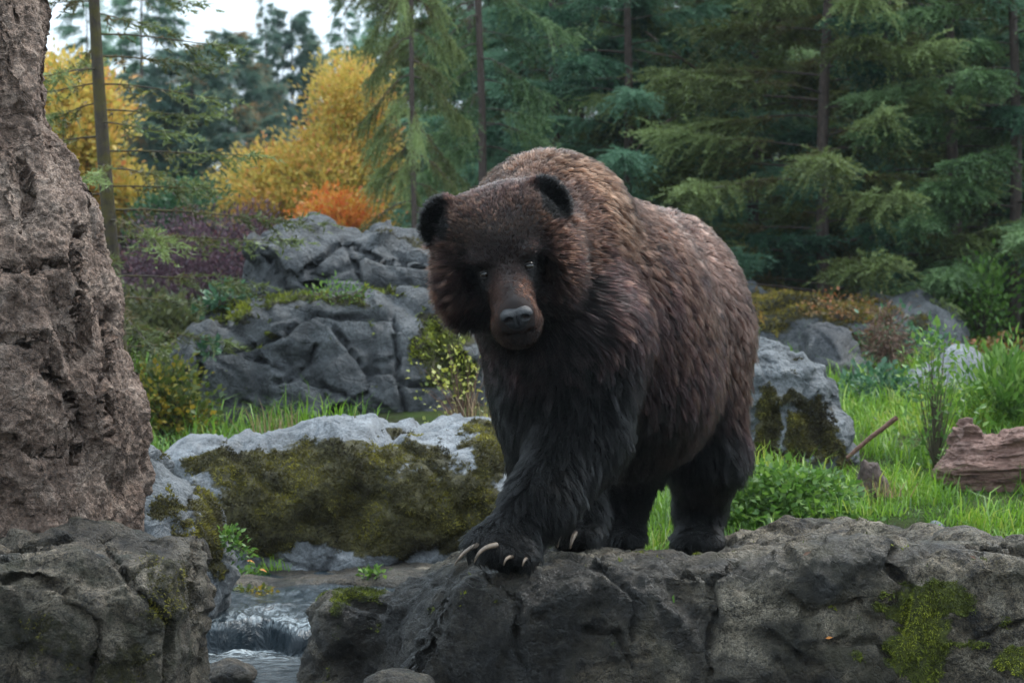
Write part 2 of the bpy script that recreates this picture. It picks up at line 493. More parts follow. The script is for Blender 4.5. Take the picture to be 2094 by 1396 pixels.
def smin(a, b, k):
    h = np.clip(.5 + .5 * (b - a) / k, 0, 1)
    return b * (1 - h) + a * h - k * h * (1 - h)

def subdivide(v, q):
    e = np.sort(np.concatenate([q[:, [0, 1]], q[:, [1, 2]], q[:, [2, 3]], q[:, [3, 0]]]), axis=1)
    key = e[:, 0].astype(np.int64) * len(v) + e[:, 1]
    u, first, inv = np.unique(key, return_index=True, return_inverse=True)
    mid = v[e[first]].mean(1); m = len(q); eb = len(v) + inv.ravel().reshape(4, m); fc = len(v) + len(u) + np.arange(m)
    nv = np.concatenate([v, mid, v[q].mean(1)])
    nq = np.concatenate([np.stack([q[:, k], eb[k], fc, eb[k - 1]], 1) for k in range(4)])
    return nv, nq
def crag(p, octv=5):
    """ridged multifractal, about 0..1, sharp crests and broad hollows"""
    s, w, a = 0, 1.0, 1.0
    for k in range(octv):
        r = (1 - np.abs(perlin(p * 2.07 ** k + 13.7 * k)) * 1.6).clip(0, 1) ** 2
        s = s + a * w * r; w = np.clip(r * 1.6, 0, 1); a *= .55
    return s / 2.0
def facets(p, cell, seed):
    """chiselled look: every random cell has its own flat tilt; returns offset in units of the cell"""
    q = p / cell; i = np.floor(q).astype(int)
    best = np.full(len(p), 1e9); sec = best.copy(); val = np.zeros(len(p)); val2 = val.copy()
    for dx in (-1, 0, 1):
        for dy in (-1, 0, 1):
            for dz in (-1, 0, 1):
                c = i + [dx, dy, dz]
                hsh = _PERM[_PERM[_PERM[(c[:, 0] + seed) & 255] + (c[:, 1] & 255)] + (c[:, 2] & 255)]
                sp = c + .5 + .55 * _G[hsh]; g = _G[(hsh * 7 + 13) & 255]
                dlt = q - sp; dd = (dlt ** 2).sum(1); f = (dlt * g).sum(1) * .55 + .35 * _G[(hsh * 3 + 5) & 255][:, 0]
                nb = dd < best
                sec = np.where(nb, best, np.minimum(sec, dd)); val2 = np.where(nb, val, np.where(dd <= sec, f, val2))
                best = np.where(nb, dd, best); val = np.where(nb, f, val)
    edge = np.sqrt(sec) - np.sqrt(best)
    w = .5 * (1 - smoothstep(0, .06, edge))
    return val * (1 - w) + val2 * w, edge
def rock(name, pieces, h, label, mat, lean=0.0, shear=0.0, amp=(.05, .018), freq=(1.6, 6.0), cracks=(.0, 1.5), moss=(), wet=(), k=.12,
         category="boulder", seed=0, facet=None, stretch=(1, 1, 1), ridge=.9, fine=None, lines=None, tuft=.014, tuft_n=9000, mtone=None, group=None):
    """pieces: (outline in photo pixels, distance of the outline, half thickness, edge radius, distance of the middle)"""
    polys, lo, hi = [], np.full(3, 1e9), np.full(3, -1e9)
    for out, d, T, R, dc in pieces:
        o = chaikin(out)
        p = np.stack([XP(o[:, 0], d), ZP(o[:, 1], d)], 1)
        polys.append(p)
        lo = np.minimum(lo, [p[:, 0].min(), dc - T, p[:, 1].min()]); hi = np.maximum(hi, [p[:, 0].max(), dc + T, p[:, 1].max()])
    lo -= 3 * h; hi += 3 * h
    gx, gy, gz = (np.arange(lo[a], hi[a] + h, h) for a in range(3))
    X, Z = np.meshgrid(gx, gz, indexing='ij')
    F = None
    for p, (out, d, T, R, dc) in zip(polys, pieces):
        s = sdf2(p, X, Z)[:, None, :]
        w0 = s + R; w1 = (np.abs(gy - dc) - T + R)[None, :, None]
        f = np.minimum(np.maximum(w0, w1), 0) + np.sqrt(np.maximum(w0, 0) ** 2 + np.maximum(w1, 0) ** 2) - R
        F = f if F is None else smin(F, f, k)
    v, q = surface_nets(F, lo, h)
    d0 = pieces[0][1]; z0 = v[:, 2].mean()
    n = vnormals(v, q)
    o = np.array([seed * 3.7, seed * 1.3, seed * 5.1])
    v0 = v; v = v * np.array(stretch)
    disp = amp[0] * fbm(v * freq[0] + o, 3) * 1.6 + amp[1] * fbm(v * freq[1] + o + 9, 4) * 1.6
    if cracks[0] > 0:
        wv = v + .25 * np.stack([perlin(v * 1.7 + o + j * 5) for j in range(3)], 1)
        for j, ang in enumerate((.5, -.9, 2.3)):
            dr = np.array([math.cos(ang), .35, math.sin(ang)])
            ph = (wv @ dr) * cracks[1] + .6 * perlin(v * 1.1 + o + 40 * j)
            fr = np.abs(ph - np.round(ph))
            gate = smoothstep(-.05, .2, perlin(v * 1.3 + o + 70 + 11 * j))
            # each slab stands a little proud of or behind its neighbour, with an open joint between
            step = perlin(np.stack([np.round(ph) * 3.3 + j, 0 * ph + .5, 0 * ph + .3 + seed], 1))
            disp += gate * (cracks[0] * .9 * step - cracks[0] * np.exp(-(fr / .026) ** 2))
    rd = 1 - 2 * np.abs(fbm(v * freq[1] * .55 + o + 23, 4)); disp += amp[1] * ridge * rd
    disp += amp[1] * .28 * fbm(v * freq[1] * 5 + o, 3)
    for fa, fc in (facet or ()):
        wv2 = v + .12 * fc * np.stack([perlin(v / fc * 2.2 + o + j * 5) for j in range(3)], 1)
        fv, ed = facets(wv2, fc, seed)
        disp += fa * (fv - .35 * np.exp(-(ed / .05) ** 2))
    disp -= disp.mean() + .6 * disp.std()
    v = v0 + n * disp[:, None]
    if fine:                                                   # weathered skin: crests, hollows and pits
        for _ in range(fine[2]): v, q = subdivide(v, q)
        n = vnormals(v, q); vs_ = v * np.array(stretch)
        wv = vs_ + .05 * np.stack([perlin(vs_ * 6 + j * 8) for j in range(3)], 1)
        dd = fine[0] * (crag(wv * fine[1] + o, 5) - .45) * 1.3
        pit = perlin(vs_ * fine[1] * 2.3 + o + 77); dd -= fine[0] * .9 * smoothstep(.22, .48, pit) * smoothstep(-.2, .25, perlin(vs_ * 2.3 + o))
        hol = perlin(vs_ * 4.2 + o + 55); dd -= fine[0] * 1.6 * smoothstep(.28, .46, hol)
        dd += fine[0] * .22 * fbm(v * 60 + o, 3, .6)
        dd -= dd.mean() + .5 * dd.std()
        v = v + n * dd[:, None]
    if lines:                                                  # the open cracks one can follow in the photograph
        n = vnormals(v, q); px_, py_ = project(v); jit = 5 * perlin(v * 9 + 3)
        g = np.zeros(len(v))
        for ln in lines[1]:
            ln = np.array(ln, float)
            for a, b in zip(ln[:-1], ln[1:]):
                e = b - a; t = np.clip(((px_ - a[0]) * e[0] + (py_ - a[1]) * e[1]) / (e @ e), 0, 1)
                g = np.maximum(g, np.exp(-((np.hypot(px_ - a[0] - t * e[0] + jit, py_ - a[1] - t * e[1] + jit)) / lines[2]) ** 2))
        v = v - n * (lines[0] * g * (n[:, 1] < .3))[:, None]
    v[:, 2] -= shear * (v[:, 1] - d0)
    v[:, 1] += lean * (v[:, 2] - z0)
    n = vnormals(v, q)
    ppx, ppy = project(v)
    sj = 55 * 9.0 / v[:, 1].mean(); jx = sj * fbm(v * 4 + 3, 5, .62); jy = sj * fbm(v * 4 + 31, 5, .62)
    def mask(spots):
        m = np.zeros(len(v))
        for sp in spots:
            cx, cy, rx, ry = sp[:4]; st = sp[4] if len(sp) > 4 else 1.0
            r = np.sqrt(((ppx + jx - cx) / rx) ** 2 + ((ppy + jy - cy) / ry) ** 2)
            m = np.maximum(m, st * (1 - smoothstep(.55, 1.35, r)))
        return m
    mm = mask(moss) * (n[:, 1] < .35)
    base = v.mean(0)
    ob = link(name, mesh_np(name, v - base, q, {"moss": mm, "wet": mask(wet)}), mat, loc=base, label=label, category=category)
    if group: ob["group"] = group
    if moss:
        rng = np.random.RandomState(seed + 50)
        cen = v[q].mean(1); fm = mm[q].mean(1); ar = np.linalg.norm(np.cross(v[q[:, 2]] - v[q[:, 0]], v[q[:, 3]] - v[q[:, 1]]), axis=1)
        fm = fm + .85 * fbm(cen * 11, 5, .68)
        pr = ar * (fm > .55); pr /= pr.sum()
        pick = rng.choice(len(q), tuft_n, p=pr)
        w = rng.dirichlet((1, 1, 1, 1), tuft_n)
        pos = (v[q[pick]] * w[:, :, None]).sum(1); nn = unit(n[q[pick]].mean(1))
        d = unit(nn * .9 + np.array([0, 0, -.25]) + rng.normal(0, .55, (tuft_n, 3)))
        pos = pos - nn * .003 - base
        sz = tuft * rng.uniform(.5, 1.5, tuft_n)
        vv, ff = needles(pos, d, sz, sz * .38, rng)
        tone = np.repeat(np.clip(.42 + 1.1 * fbm((pos + base) * 6, 4, .6) + rng.normal(0, .15, tuft_n), 0, 1), 3)
        link("moss", mesh_np("moss", vv, ff, {"tone": tone}, False), mtone or M_moss, parent=ob, kind="stuff")
    return ob, v, q, n

M_moss = leaf_mat("moss_olive", [(.0, (.022, .017, .006)), (.4, (.062, .052, .010)), (.75, (.13, .115, .016)), (1., (.26, .23, .03))], .8, .2, vary=.1)
M_moss_bright = leaf_mat("moss_bright", [(.0, (.04, .05, .006)), (.5, (.13, .155, .012)), (1., (.30, .32, .025))], .8, .2, vary=.1)

M_moss_gold = leaf_mat("moss_gold", [(.0, (.06, .045, .012)), (.4, (.16, .13, .02)), (.75, (.28, .22, .03)), (1., (.42, .20, .05))], .8, .25, vary=.1)
G_blue = rock_mat("grey_basalt", (.018, .020, .022), (.060, .065, .070), (.140, .147, .154), wet=.1, bump=.7, sc=.9, grain=.6)
G_dark = rock_mat("dark_basalt", (.022, .024, .028), (.050, .052, .057), (.09, .094, .10), wet=.15, bump=.6, grain=.7)
G_pale = rock_mat("pale_grey_stone", (.075, .080, .086), (.155, .165, .176), (.235, .247, .26), wet=-.05, bump=.4, grain=.45)
G_mid = rock_mat("mid_grey_stone", (.045, .050, .054), (.110, .118, .125), (.185, .195, .205), wet=.0, bump=.5, grain=.5)
G_tan = rock_mat("brown_tan_stone", (.100, .062, .044), (.245, .162, .120), (.39, .29, .23), wet=-.5, bump=.75, sc=1.5, grain=.6)
G_wet = rock_mat("wet_brown_stone", (.012, .009, .006), (.092, .070, .046), (.26, .215, .155), wet=.06, bump=.8, sc=1.6, stain=(.030, .029, .010))
G_ledge = rock_mat("wet_ledge_stone", (.012, .009, .006), (.115, .088, .055), (.32, .272, .20), wet=.02, bump=.85, sc=1.5, stain=(.040, .034, .016), moss=((.04, .05, .008), (.15, .165, .02)))

rock("rock_pillar", [([(-330, -90), (112, -90), (117, 60), (112, 150), (114, 235), (138, 300), (158, 385), (185, 430), (205, 490), (242, 570), (262, 650), (275, 720),
      (290, 800), (297, 860), (287, 920), (273, 985), (263, 1040), (258, 1090), (240, 1130), (-330, 1130)], 6.72, .42, .3, 6.6)], .0125,
     "tall brown rough rock pillar rising from the wet block out of frame", G_tan, lean=.02, amp=(.06, .016), freq=(2.1, 8.5), cracks=(.028, 1.3), stretch=(1, 1, .55), ridge=.8, fine=(.058, 2.6, 1), facet=[(.045, .42), (.012, .13)], lines=(.040, [[(165, 470), (150, 520), (170, 590), (150, 640)], [(95, 760), (140, 800), (165, 880), (150, 940)], [(-40, 545), (60, 548), (130, 540)], [(30, 900), (80, 930), (130, 925)], [(215, 640), (225, 720), (205, 800), (220, 880)], [(40, 330), (60, 400), (50, 470)], [(-20, 690), (50, 700), (90, 690)]], 9), seed=3, category="rock pillar")
rock("foreground_block", [([(-330, 1085), (60, 1068), (150, 1060), (250, 1062), (330, 1078), (400, 1096), (432, 1112), (434, 1180), (439, 1240), (434, 1310), (420, 1396), (410, 1520), (-330, 1520)],
      6.36, .42, .13, 6.02)], .012, "wet dark brown boulder supporting the rock pillar at the pool edge", G_wet, lean=.0, amp=(.04, .014), freq=(1.8, 8), cracks=(.012, 1.2),
     moss=[(340, 1210, 60, 90, .55), (260, 1350, 60, 50, .6), (130, 1320, 110, 50, .5)], wet=[(200, 1085, 400, 38, .35), (400, 1120, 60, 40, .3)], facet=[(.055, .36), (.022, .12)], fine=(.013, 6.0, 1), lines=(.035, [[(-40, 1150), (60, 1125), (125, 1104), (150, 1096)], [(399, 1099), (404, 1139), (394, 1199), (404, 1290)], [(135, 1233), (204, 1278), (199, 1338), (184, 1390)], [(224, 1124), (279, 1204), (349, 1273), (339, 1400)], [(-20, 1190), (65, 1175), (150, 1215)]], 7), seed=5, tuft=.009, tuft_n=4500)
rock("mossy_boulder", [([(225, 945), (262, 918), (295, 912), (325, 928), (355, 955), (388, 988), (420, 1015), (442, 1055), (465, 1095), (482, 1135), (476, 1190), (440, 1290), (230, 1290), (215, 1100)],
      8.15, .33, .26, 8.1)], .012, "blue grey boulder with a mossy slope beside the tan pillar", G_mid, lean=.25, amp=(.03, .012), freq=(2.4, 8),
     moss=[(440, 1080, 38, 90), (410, 1030, 30, 60, .9), (345, 1055, 40, 22, .8), (280, 990, 28, 22, .7), (400, 1120, 60, 50, .8), (330, 930, 26, 10, .8)], facet=[(.05, .3)], fine=(.012, 6.0, 1), seed=8, tuft=.014, tuft_n=7000)
rock("mossy_boulder", [([(322, 945), (365, 913), (420, 908), (470, 922), (520, 906), (600, 892), (700, 882), (800, 875), (900, 871), (1000, 870), (1045, 892), (1068, 935),
      (1078, 1000), (1090, 1110), (1070, 1230), (430, 1230), (400, 1100), (350, 990)], 9.55, .5, .34, 9.6)], .015,
     "long low grey boulder with its whole face covered in olive moss", G_pale, lean=.35, amp=(.05, .02), freq=(1.5, 6), cracks=(.012, 1.0),
     moss=[(640, 1010, 200, 110), (900, 1020, 160, 80, .85), (1010, 930, 55, 60), (760, 930, 200, 40, .75), (480, 950, 100, 50, .9), (560, 1080, 120, 60), (800, 1100, 220, 45, .9), (985, 880, 40, 10, .8), (470, 1060, 50, 60, .6)],
     wet=[(700, 1140, 300, 40, .2)], facet=[(.08, .5), (.03, .18)], fine=(.007, 4.0, 1), seed=11, tuft=.014, tuft_n=52000)
rock("stream_shelf", [([(462, 1230), (478, 1172), (520, 1160), (620, 1162), (760, 1155), (900, 1146), (1010, 1150), (1040, 1230), (1040, 1320), (462, 1320)], 9.05, .36, .07, 9.0)], .014,
     "flat wet rock shelf at the foot of the long mossy boulder", G_wet, amp=(.03, .012), freq=(2.4, 8), wet=[(760, 1170, 300, 20, .3)], seed=13, category="rock shelf")
rock("big_boulder", [([(317, 772), (330, 705), (370, 655), (412, 628), (510, 606), (600, 600), (700, 592), (800, 595), (890, 600), (970, 640), (1005, 720), (1010, 850), (985, 960), (412, 960),
      (397, 860), (357, 815), (324, 795)], 12.9, .85, .5, 13.0)], .022, "huge dark grey cracked boulder under another boulder", G_blue, lean=.2, amp=(.06, .016), freq=(1.2, 4.6), cracks=(.045, .75), ridge=.4,
     moss=[(440, 640, 110, 16), (620, 602, 160, 12), (700, 606, 60, 18), (910, 700, 60, 90), (950, 790, 35, 80, .8), (565, 690, 16, 12), (510, 660, 30, 10, .8), (780, 605, 60, 8, .9)], facet=[(.17, .8), (.06, .33)], fine=(.018, 3.0, 1), lines=(.065, [[(441, 723), (503, 712), (576, 687), (608, 654), (645, 640), (692, 650), (801, 650), (812, 676)], [(503, 727), (561, 748), (619, 770), (638, 781), (728, 814), (750, 803), (757, 756)], [(681, 669), (714, 712), (750, 759)], [(645, 709), (627, 748), (601, 774), (561, 781)], [(808, 690), (815, 763), (830, 843)], [(750, 756), (801, 759), (837, 785), (932, 792)], [(492, 821), (518, 825), (532, 843)], [(400, 700), (410, 760), (402, 800)]], 4.5), seed=17, tuft=.03, tuft_n=9000, mtone=M_moss_bright)
rock("capping_boulder", [([(494, 625), (500, 545), (510, 482), (534, 458), (585, 445), (640, 450), (690, 472), (730, 478), (760, 474), (800, 478), (850, 487), (905, 488), (960, 500), (985, 600),
      (960, 665), (496, 665)], 13.5, .7, .35, 13.6)], .022, "angular grey boulder lying on top of the huge cracked boulder", G_blue, lean=.25, amp=(.06, .016), freq=(1.3, 5), cracks=(.045, .75), ridge=.4,
     moss=[(800, 482, 60, 6, .7), (860, 490, 30, 8, .7)], facet=[(.17, .75), (.06, .3)], fine=(.018, 3.0, 1), lines=(.065, [[(616, 560), (648, 534), (685, 505), (696, 494), (710, 502), (728, 545), (736, 574)], [(699, 491), (754, 520), (790, 534), (881, 545)], [(590, 556), (619, 581), (663, 585)], [(532, 523), (554, 534)]], 4.5), seed=19, tuft=.02, tuft_n=900)
rock("mossy_boulder", [([(1440, 720), (1490, 675), (1545, 664), (1600, 688), (1660, 720), (1692, 760), (1706, 800), (1722, 850), (1738, 900), (1752, 960), (1745, 1080), (1470, 1080), (1425, 900)],
      10.7, .45, .34, 10.7)], .015, "rounded grey boulder behind the bear's rump with hanging olive moss", G_mid, lean=.2, amp=(.05, .018), freq=(1.7, 6), cracks=(.02, 1.3),
     moss=[(1565, 880, 38, 95), (1665, 880, 50, 60), (1600, 950, 70, 30), (1715, 940, 20, 40, .8), (1590, 845, 10, 14, .9), (1620, 820, 30, 20, .6)], facet=[(.06, .4), (.03, .16)], fine=(.016, 5.0, 1), seed=23, tuft=.015, tuft_n=20000)
rock("background_boulder", [([(1440, 640), (1500, 588), (1560, 582), (1640, 592), (1740, 600), (1850, 605), (1917, 620), (1957, 655), (1983, 715), (1980, 800), (1700, 860), (1450, 830)], 15.9, .9, .5, 16)], .028,
     "broad boulder under the spruces, its top carpeted with moss and russet plants", G_blue, lean=.3, amp=(.06, .03), freq=(1.2, 5), cracks=(.02, 1),
     moss=[(1600, 622, 150, 30), (1730, 635, 110, 26), (1560, 660, 70, 30, .8), (1880, 665, 25, 30, .8), (1800, 690, 40, 60, .6)], facet=[(.12, .6), (.05, .25)], fine=(.02, 4.0, 0), seed=29, tuft=.03, tuft_n=14000, mtone=M_moss_gold)
rock("dark_boulder", [([(1636, 725), (1645, 672), (1680, 648), (1722, 650), (1760, 672), (1778, 722), (1782, 790), (1775, 860), (1650, 860)], 13.6, .38, .3, 13.8)], .02,
     "smooth charcoal boulder in front of the moss carpeted broad boulder", G_dark, lean=.15, amp=(.04, .016), freq=(1.8, 6), cracks=(.02, 1.5), facet=[(.05, .4)], seed=31)
rock("slanted_slab", [([(1770, 850), (1795, 795), (1870, 757), (1940, 724), (1985, 712), (2012, 728), (2018, 768), (1985, 800), (1900, 850), (1840, 880)], 13.0, .3, .12, 13.2)], .018,
     "slanted pale grey slab rising out of the grass", G_pale, lean=.5, amp=(.03, .018), freq=(2, 6), cracks=(.03, 1.5), facet=[(.07, .35)], seed=37, category="rock slab")
rock("boulder", [([(2000, 790), (2012, 745), (2030, 734), (2050, 745), (2062, 790), (2050, 820), (2010, 820)], 13.6, .16, .1, 13.6)], .016,
     "small grey stone tucked behind the slanted slab", G_pale, amp=(.02, .01), seed=41)
rock("stone", [([(1893, 1088), (1900, 1070), (1912, 1062), (1928, 1068), (1938, 1082), (1935, 1098), (1898, 1100)], 9.0, .05, .03, 9.0)], .006,
     "fist sized grey stone in the grass behind the ledge", G_pale, amp=(.006, .003), freq=(8, 25), seed=43, category="stone")
rock("stone", [([(728, 1396), (760, 1378), (800, 1371), (850, 1378), (888, 1388), (898, 1430), (905, 1545), (725, 1545)], 6.22, .09, .06, 6.25)], .008,
     "small reddish brown stone in the pool at the foot of the ledge", G_wet, amp=(.012, .006), freq=(5, 16), wet=[(800, 1390, 90, 30, .3)], seed=47, category="stone")
rock("stone", [([(408, 1380), (425, 1362), (460, 1352), (500, 1362), (522, 1378), (515, 1402), (415, 1405)], 7.15, .1, .05, 7.2)], .007,
     "low dark stone awash in the pool under the waterfall", G_wet, amp=(.012, .006), freq=(5, 16), wet=[(460, 1375, 90, 30, .4)], seed=53, category="stone")
rock("waterfall_rock", [([(400, 1330), (425, 1292), (500, 1284), (600, 1288), (640, 1310), (650, 1480), (400, 1480)], 7.9, .14, .1, 8.06)], .010,
     "dark mossy rock lip under the little waterfall", G_wet, amp=(.02, .015), freq=(3, 10), wet=[(520, 1300, 150, 60, .3)], seed=59)

LEDGE = rock("rock_ledge", [
    ([(880, 1205), (920, 1168), (955, 1154), (1040, 1156), (1120, 1142), (1200, 1130), (1290, 1132), (1390, 1142), (1490, 1146), (1550, 1140), (1610, 1124), (1680, 1106), (1780, 1097),
      (1900, 1094), (1990, 1095), (2050, 1106), (2120, 1118), (2330, 1128), (2330, 1560), (700, 1560), (740, 1440), (830, 1276)], 6.62, 1.12, .16, 7.5),
    ([(560, 1420), (596, 1350), (612, 1310), (632, 1270), (650, 1235), (662, 1200), (690, 1186), (740, 1185), (800, 1196), (850, 1192), (930, 1180), (1000, 1240), (1000, 1560), (560, 1560)], 7.3, .42, .16, 7.45)],
    .0135, "long wet brown rock ledge on which the bear stands", G_ledge, shear=.09, lean=0.0, amp=(.045, .014), freq=(1.7, 7.5), cracks=(.016, 1.2), k=.22,
    moss=[(1930, 1240, 75, 50), (1900, 1320, 75, 45), (1850, 1255, 30, 18, .9), (1975, 1265, 28, 18), (1880, 1355, 60, 25, .9), (1760, 1345, 14, 9), (2000, 1330, 40, 10, .8), (2075, 1385, 40, 25), (730, 1205, 55, 28), (690, 1225, 30, 40, .7)],
    wet=[(1450, 1165, 330, 36, .5), (1150, 1165, 200, 22, .6), (1420, 1290, 50, 130, .8), (860, 1300, 250, 130, .95), (1040, 1310, 180, 140, 1.0), (1250, 1250, 90, 110, .6), (1250, 1200, 150, 30, .5), (1830, 1130, 420, 26, .3), (1600, 1290, 60, 60, .5), (1500, 1370, 200, 30, .6), (1750, 1190, 120, 16, .5)], facet=[(.05, .45), (.022, .15)], fine=(.013, 7.0, 1), lines=(.032, [[(1387, 1180), (1430, 1190), (1470, 1185), (1501, 1159)], [(1454, 1196), (1459, 1269), (1449, 1400)], [(1574, 1310), (1627, 1352), (1673, 1378)], [(1611, 1232), (1653, 1269), (1757, 1243)], [(1830, 1128), (1815, 1170), (1860, 1215), (1840, 1300)], [(1219, 1160), (1261, 1196), (1303, 1237), (1292, 1321)], [(1980, 1117), (2040, 1128), (2110, 1144)], [(1990, 1321), (2094, 1290)], [(1198, 1300), (1261, 1310), (1292, 1380)], [(1000, 1180), (1060, 1240), (1050, 1330), (1090, 1400)], [(1700, 1330), (1790, 1320), (1830, 1370)]], 7), seed=61, category="rock ledge", tuft=.011, tuft_n=26000, mtone=M_moss_bright)

# ------------------------------------------------------------------ bear
class Field:
    """signed distance on a grid; every primitive only touches its own neighbourhood"""
    def __init__(s, lo, hi, h):
        s.lo, s.h = np.array(lo, float), h
        s.ax = [np.arange(lo[a], hi[a] + h, h) for a in range(3)]
        s.F = np.full([len(a) for a in s.ax], 1.0)
    def sub(s, c, r):
        sl = []
        for a in range(3):
            i0 = max(0, int((c[a] - r - s.lo[a]) / s.h)); i1 = min(len(s.ax[a]), int((c[a] + r - s.lo[a]) / s.h) + 2)
            sl.append(slice(i0, max(i1, i0)))
        g = np.meshgrid(*[s.ax[a][sl[a]] for a in range(3)], indexing='ij')
        return tuple(sl), np.stack(g, -1)
    def put(s, sl, d, k, op):
        cur = s.F[sl]
        s.F[sl] = smin(cur, d, k) if op == 'add' else -smin(-cur, d, k)
    def ell(s, c, r, rot=None, k=.08, op='add'):
        c, r = np.array(c, float), np.array(r, float)
        sl, g = s.sub(c, r.max() + k * 1.6 + .05)
        p = g - c
        if rot is not None: p = p @ np.asarray(rot)          # columns of rot are the local axes
        q = p / r; l = np.linalg.norm(q, axis=-1); l2 = np.linalg.norm(q / r, axis=-1) + 1e-9
        s.put(sl, l * (l - 1) / l2, k, op)
    def cone(s, a, ra, b, rb, k=.08, op='add'):
        a, b = np.array(a, float), np.array(b, float)
        sl, g = s.sub((a + b) / 2, np.linalg.norm(b - a) / 2 + max(ra, rb) + k * 1.6 + .05)
        e = b - a; t = np.clip(((g - a) @ e) / (e @ e), 0, 1)
        s.put(sl, np.linalg.norm(g - a - t[..., None] * e, axis=-1) - (ra + (rb - ra) * t), k, op)

YAW = math.radians(17)
AXB = np.array([math.sin(YAW), math.cos(YAW), 0])            # chest -> rump
BR = np.stack([[math.cos(YAW), -math.sin(YAW), 0], AXB, [0, 0, 1]], 1)

# head frame: r = image right, f = out of the nose, u = up; bowed and tilted
def rotm(axis, ang):
    return np.array(Matrix.Rotation(ang, 3, Vector(axis)))
hr, hf, hu = np.array([1., 0, 0]), np.array([0, -1., 0]), np.array([0, 0, 1.])
Rp = rotm((1, 0, 0), math.radians(20.5)); hf, hu = Rp @ hf, Rp @ hu
Ry = rotm((0, 0, 1), math.radians(1)); hr, hf, hu = Ry @ hr, Ry @ hf, Ry @ hu
Rr = rotm((0, -1, 0), math.radians(11)); hr, hf, hu = Rr @ hr, Rr @ hf, Rr @ hu
HC = P(1024, 500, 6.62)
HM = np.stack([hr, hf, hu], 1)
def hp(r, f, u): return HC + r * hr + f * hf + u * hu

B = Field((-.35, 6.0, -.28), (1.05, 8.75, 1.38), .0115)
# trunk
B.ell((.205, 7.14, .74), (.235, .40, .41), BR)
B.ell(P(1128, 452, 7.15), (.215, .30, .215), BR, k=.1)               # hump
B.ell((.335, 7.55, .68), (.33, .60, .44), BR, k=.12)
B.ell((.49, 8.06, .69), (.36, .42, .42), BR, k=.12)
B.ell((.36, 7.58, .47), (.30, .52, .25), BR, k=.12)                  # belly
B.ell(P(1118, 790, 7.0), (.15, .18, .28), k=.1)                      # breast
# neck
B.cone(P(1115, 500, 7.08), .225, P(1052, 500, 6.72), .185, k=.1)
B.cone(P(1115, 620, 7.04), .20, P(1050, 560, 6.72), .155, k=.1)
# far front leg (its right), partly hidden
B.cone(P(1125, 770, 7.08), .14, P(1128, 930, 7.2), .115, k=.1)
B.cone(P(1128, 930, 7.2), .11, P(1190, 1050, 7.16), .075, k=.06)
B.ell(P(1180, 1088, 7.10), (.078, .105, .052), k=.05)
# near front leg (its left), stepping across
B.cone(P(1200, 690, 6.92), .185, P(1190, 880, 6.88), .135, k=.1)
B.cone(P(1186, 890, 6.87), .13, P(1105, 1030, 6.68), .088, k=.06)
B.cone(P(1105, 1030, 6.68), .088, P(1045, 1098, 6.60), .072, k=.05)
B.ell(P(1030, 1118, 6.55), (.105, .085, .05), rotm((0, 1, 0), math.radians(16)), k=.05)
for tx, ty, td in ((975, 1118, 6.5), (1002, 1126, 6.47), (1035, 1136, 6.455), (1070, 1140, 6.46)):
    B.ell(P(tx, ty, td), (.03, .04, .028), k=.03)
for tx, ty, td in ((1135, 1088, 7.01), (1152, 1090, 6.975), (1180, 1094, 6.965), (1205, 1095, 6.98)):
    B.ell(P(tx, ty, td), (.022, .035, .024), k=.025)
# hind legs
B.cone((.60, 8.05, .60), .24, P(1444, 930, 8.0), .125, k=.1)
B.cone(P(1444, 930, 8.0), .122, P(1432, 1040, 8.2), .082, k=.07)
B.cone(P(1432, 1040, 8.2), .082, P(1428, 1095, 8.12), .075, k=.05)
B.ell(P(1427, 1108, 8.02), (.095, .135, .048), k=.05)
B.cone((.30, 7.95, .50), .2, P(1290, 930, 7.82), .10, k=.1)
B.cone(P(1290, 930, 7.82), .10, P(1276, 1060, 7.9), .07, k=.06)
B.ell(P(1274, 1100, 7.85), (.078, .12, .045), k=.05)
# head
def HE(c, r, k=.05, op='add', rot=None):
    B.ell(hp(*c), r, HM if rot is None else rot, k, op)
HE((0, -.02, .0), (.155, .18, .14), k=.07)
HE((0, .045, .050), (.105, .11, .075), k=.05)                        # forehead
for s in (-1, 1):
    HE((s * .085, -.03, .062), (.088, .12, .082), k=.05)             # broad crown between the ears
    HE((s * .108, .0, -.085), (.092, .125, .115), k=.05)             # cheeks
    HE((s * .120, -.02, -.135), (.070, .09, .075), k=.05)            # jowls
    HE((s * .058, .128, .018), (.046, .050, .028), k=.022)           # brow
    HE((s * .070, .175, -.034), (.026, .040, .020), k=.022, op='sub')   # socket
    HE((s * .112, .125, -.075), (.030, .060, .060), k=.035, op='sub')   # hollow between muzzle and cheek
B.cone(hp(0, .08, -.062), .080, hp(0, .285, -.122), .056, k=.035)    # muzzle
B.cone(hp(0, .10, -.020), .046, hp(0, .295, -.088), .034, k=.025)    # bridge
HE((0, .285, -.122), (.058, .045, .043), k=.025)
HE((0, .225, -.168), (.077, .085, .045), k=.03)                      # lips
HE((0, .21, -.205), (.062, .085, .040), k=.03)                       # chin
B.cone(hp(0, .0, -.17), .085, hp(0, .17, -.19), .05, k=.05)
HE((0, .32, -.172), (.06, .06, .004), k=.012, op='sub')              # mouth line
for s in (-1, 1):                                                    # ears
    tilt = rotm(hf, s * math.radians(30)) @ HM
    B.ell(hp(s * .172, -.055, .098), (.052, .027, .080), tilt, k=.03)
    B.ell(hp(s * .183, -.026, .112), (.033, .015, .052), tilt, k=.02, op='sub')

bv, bq = surface_nets(B.F, B.lo, B.h)
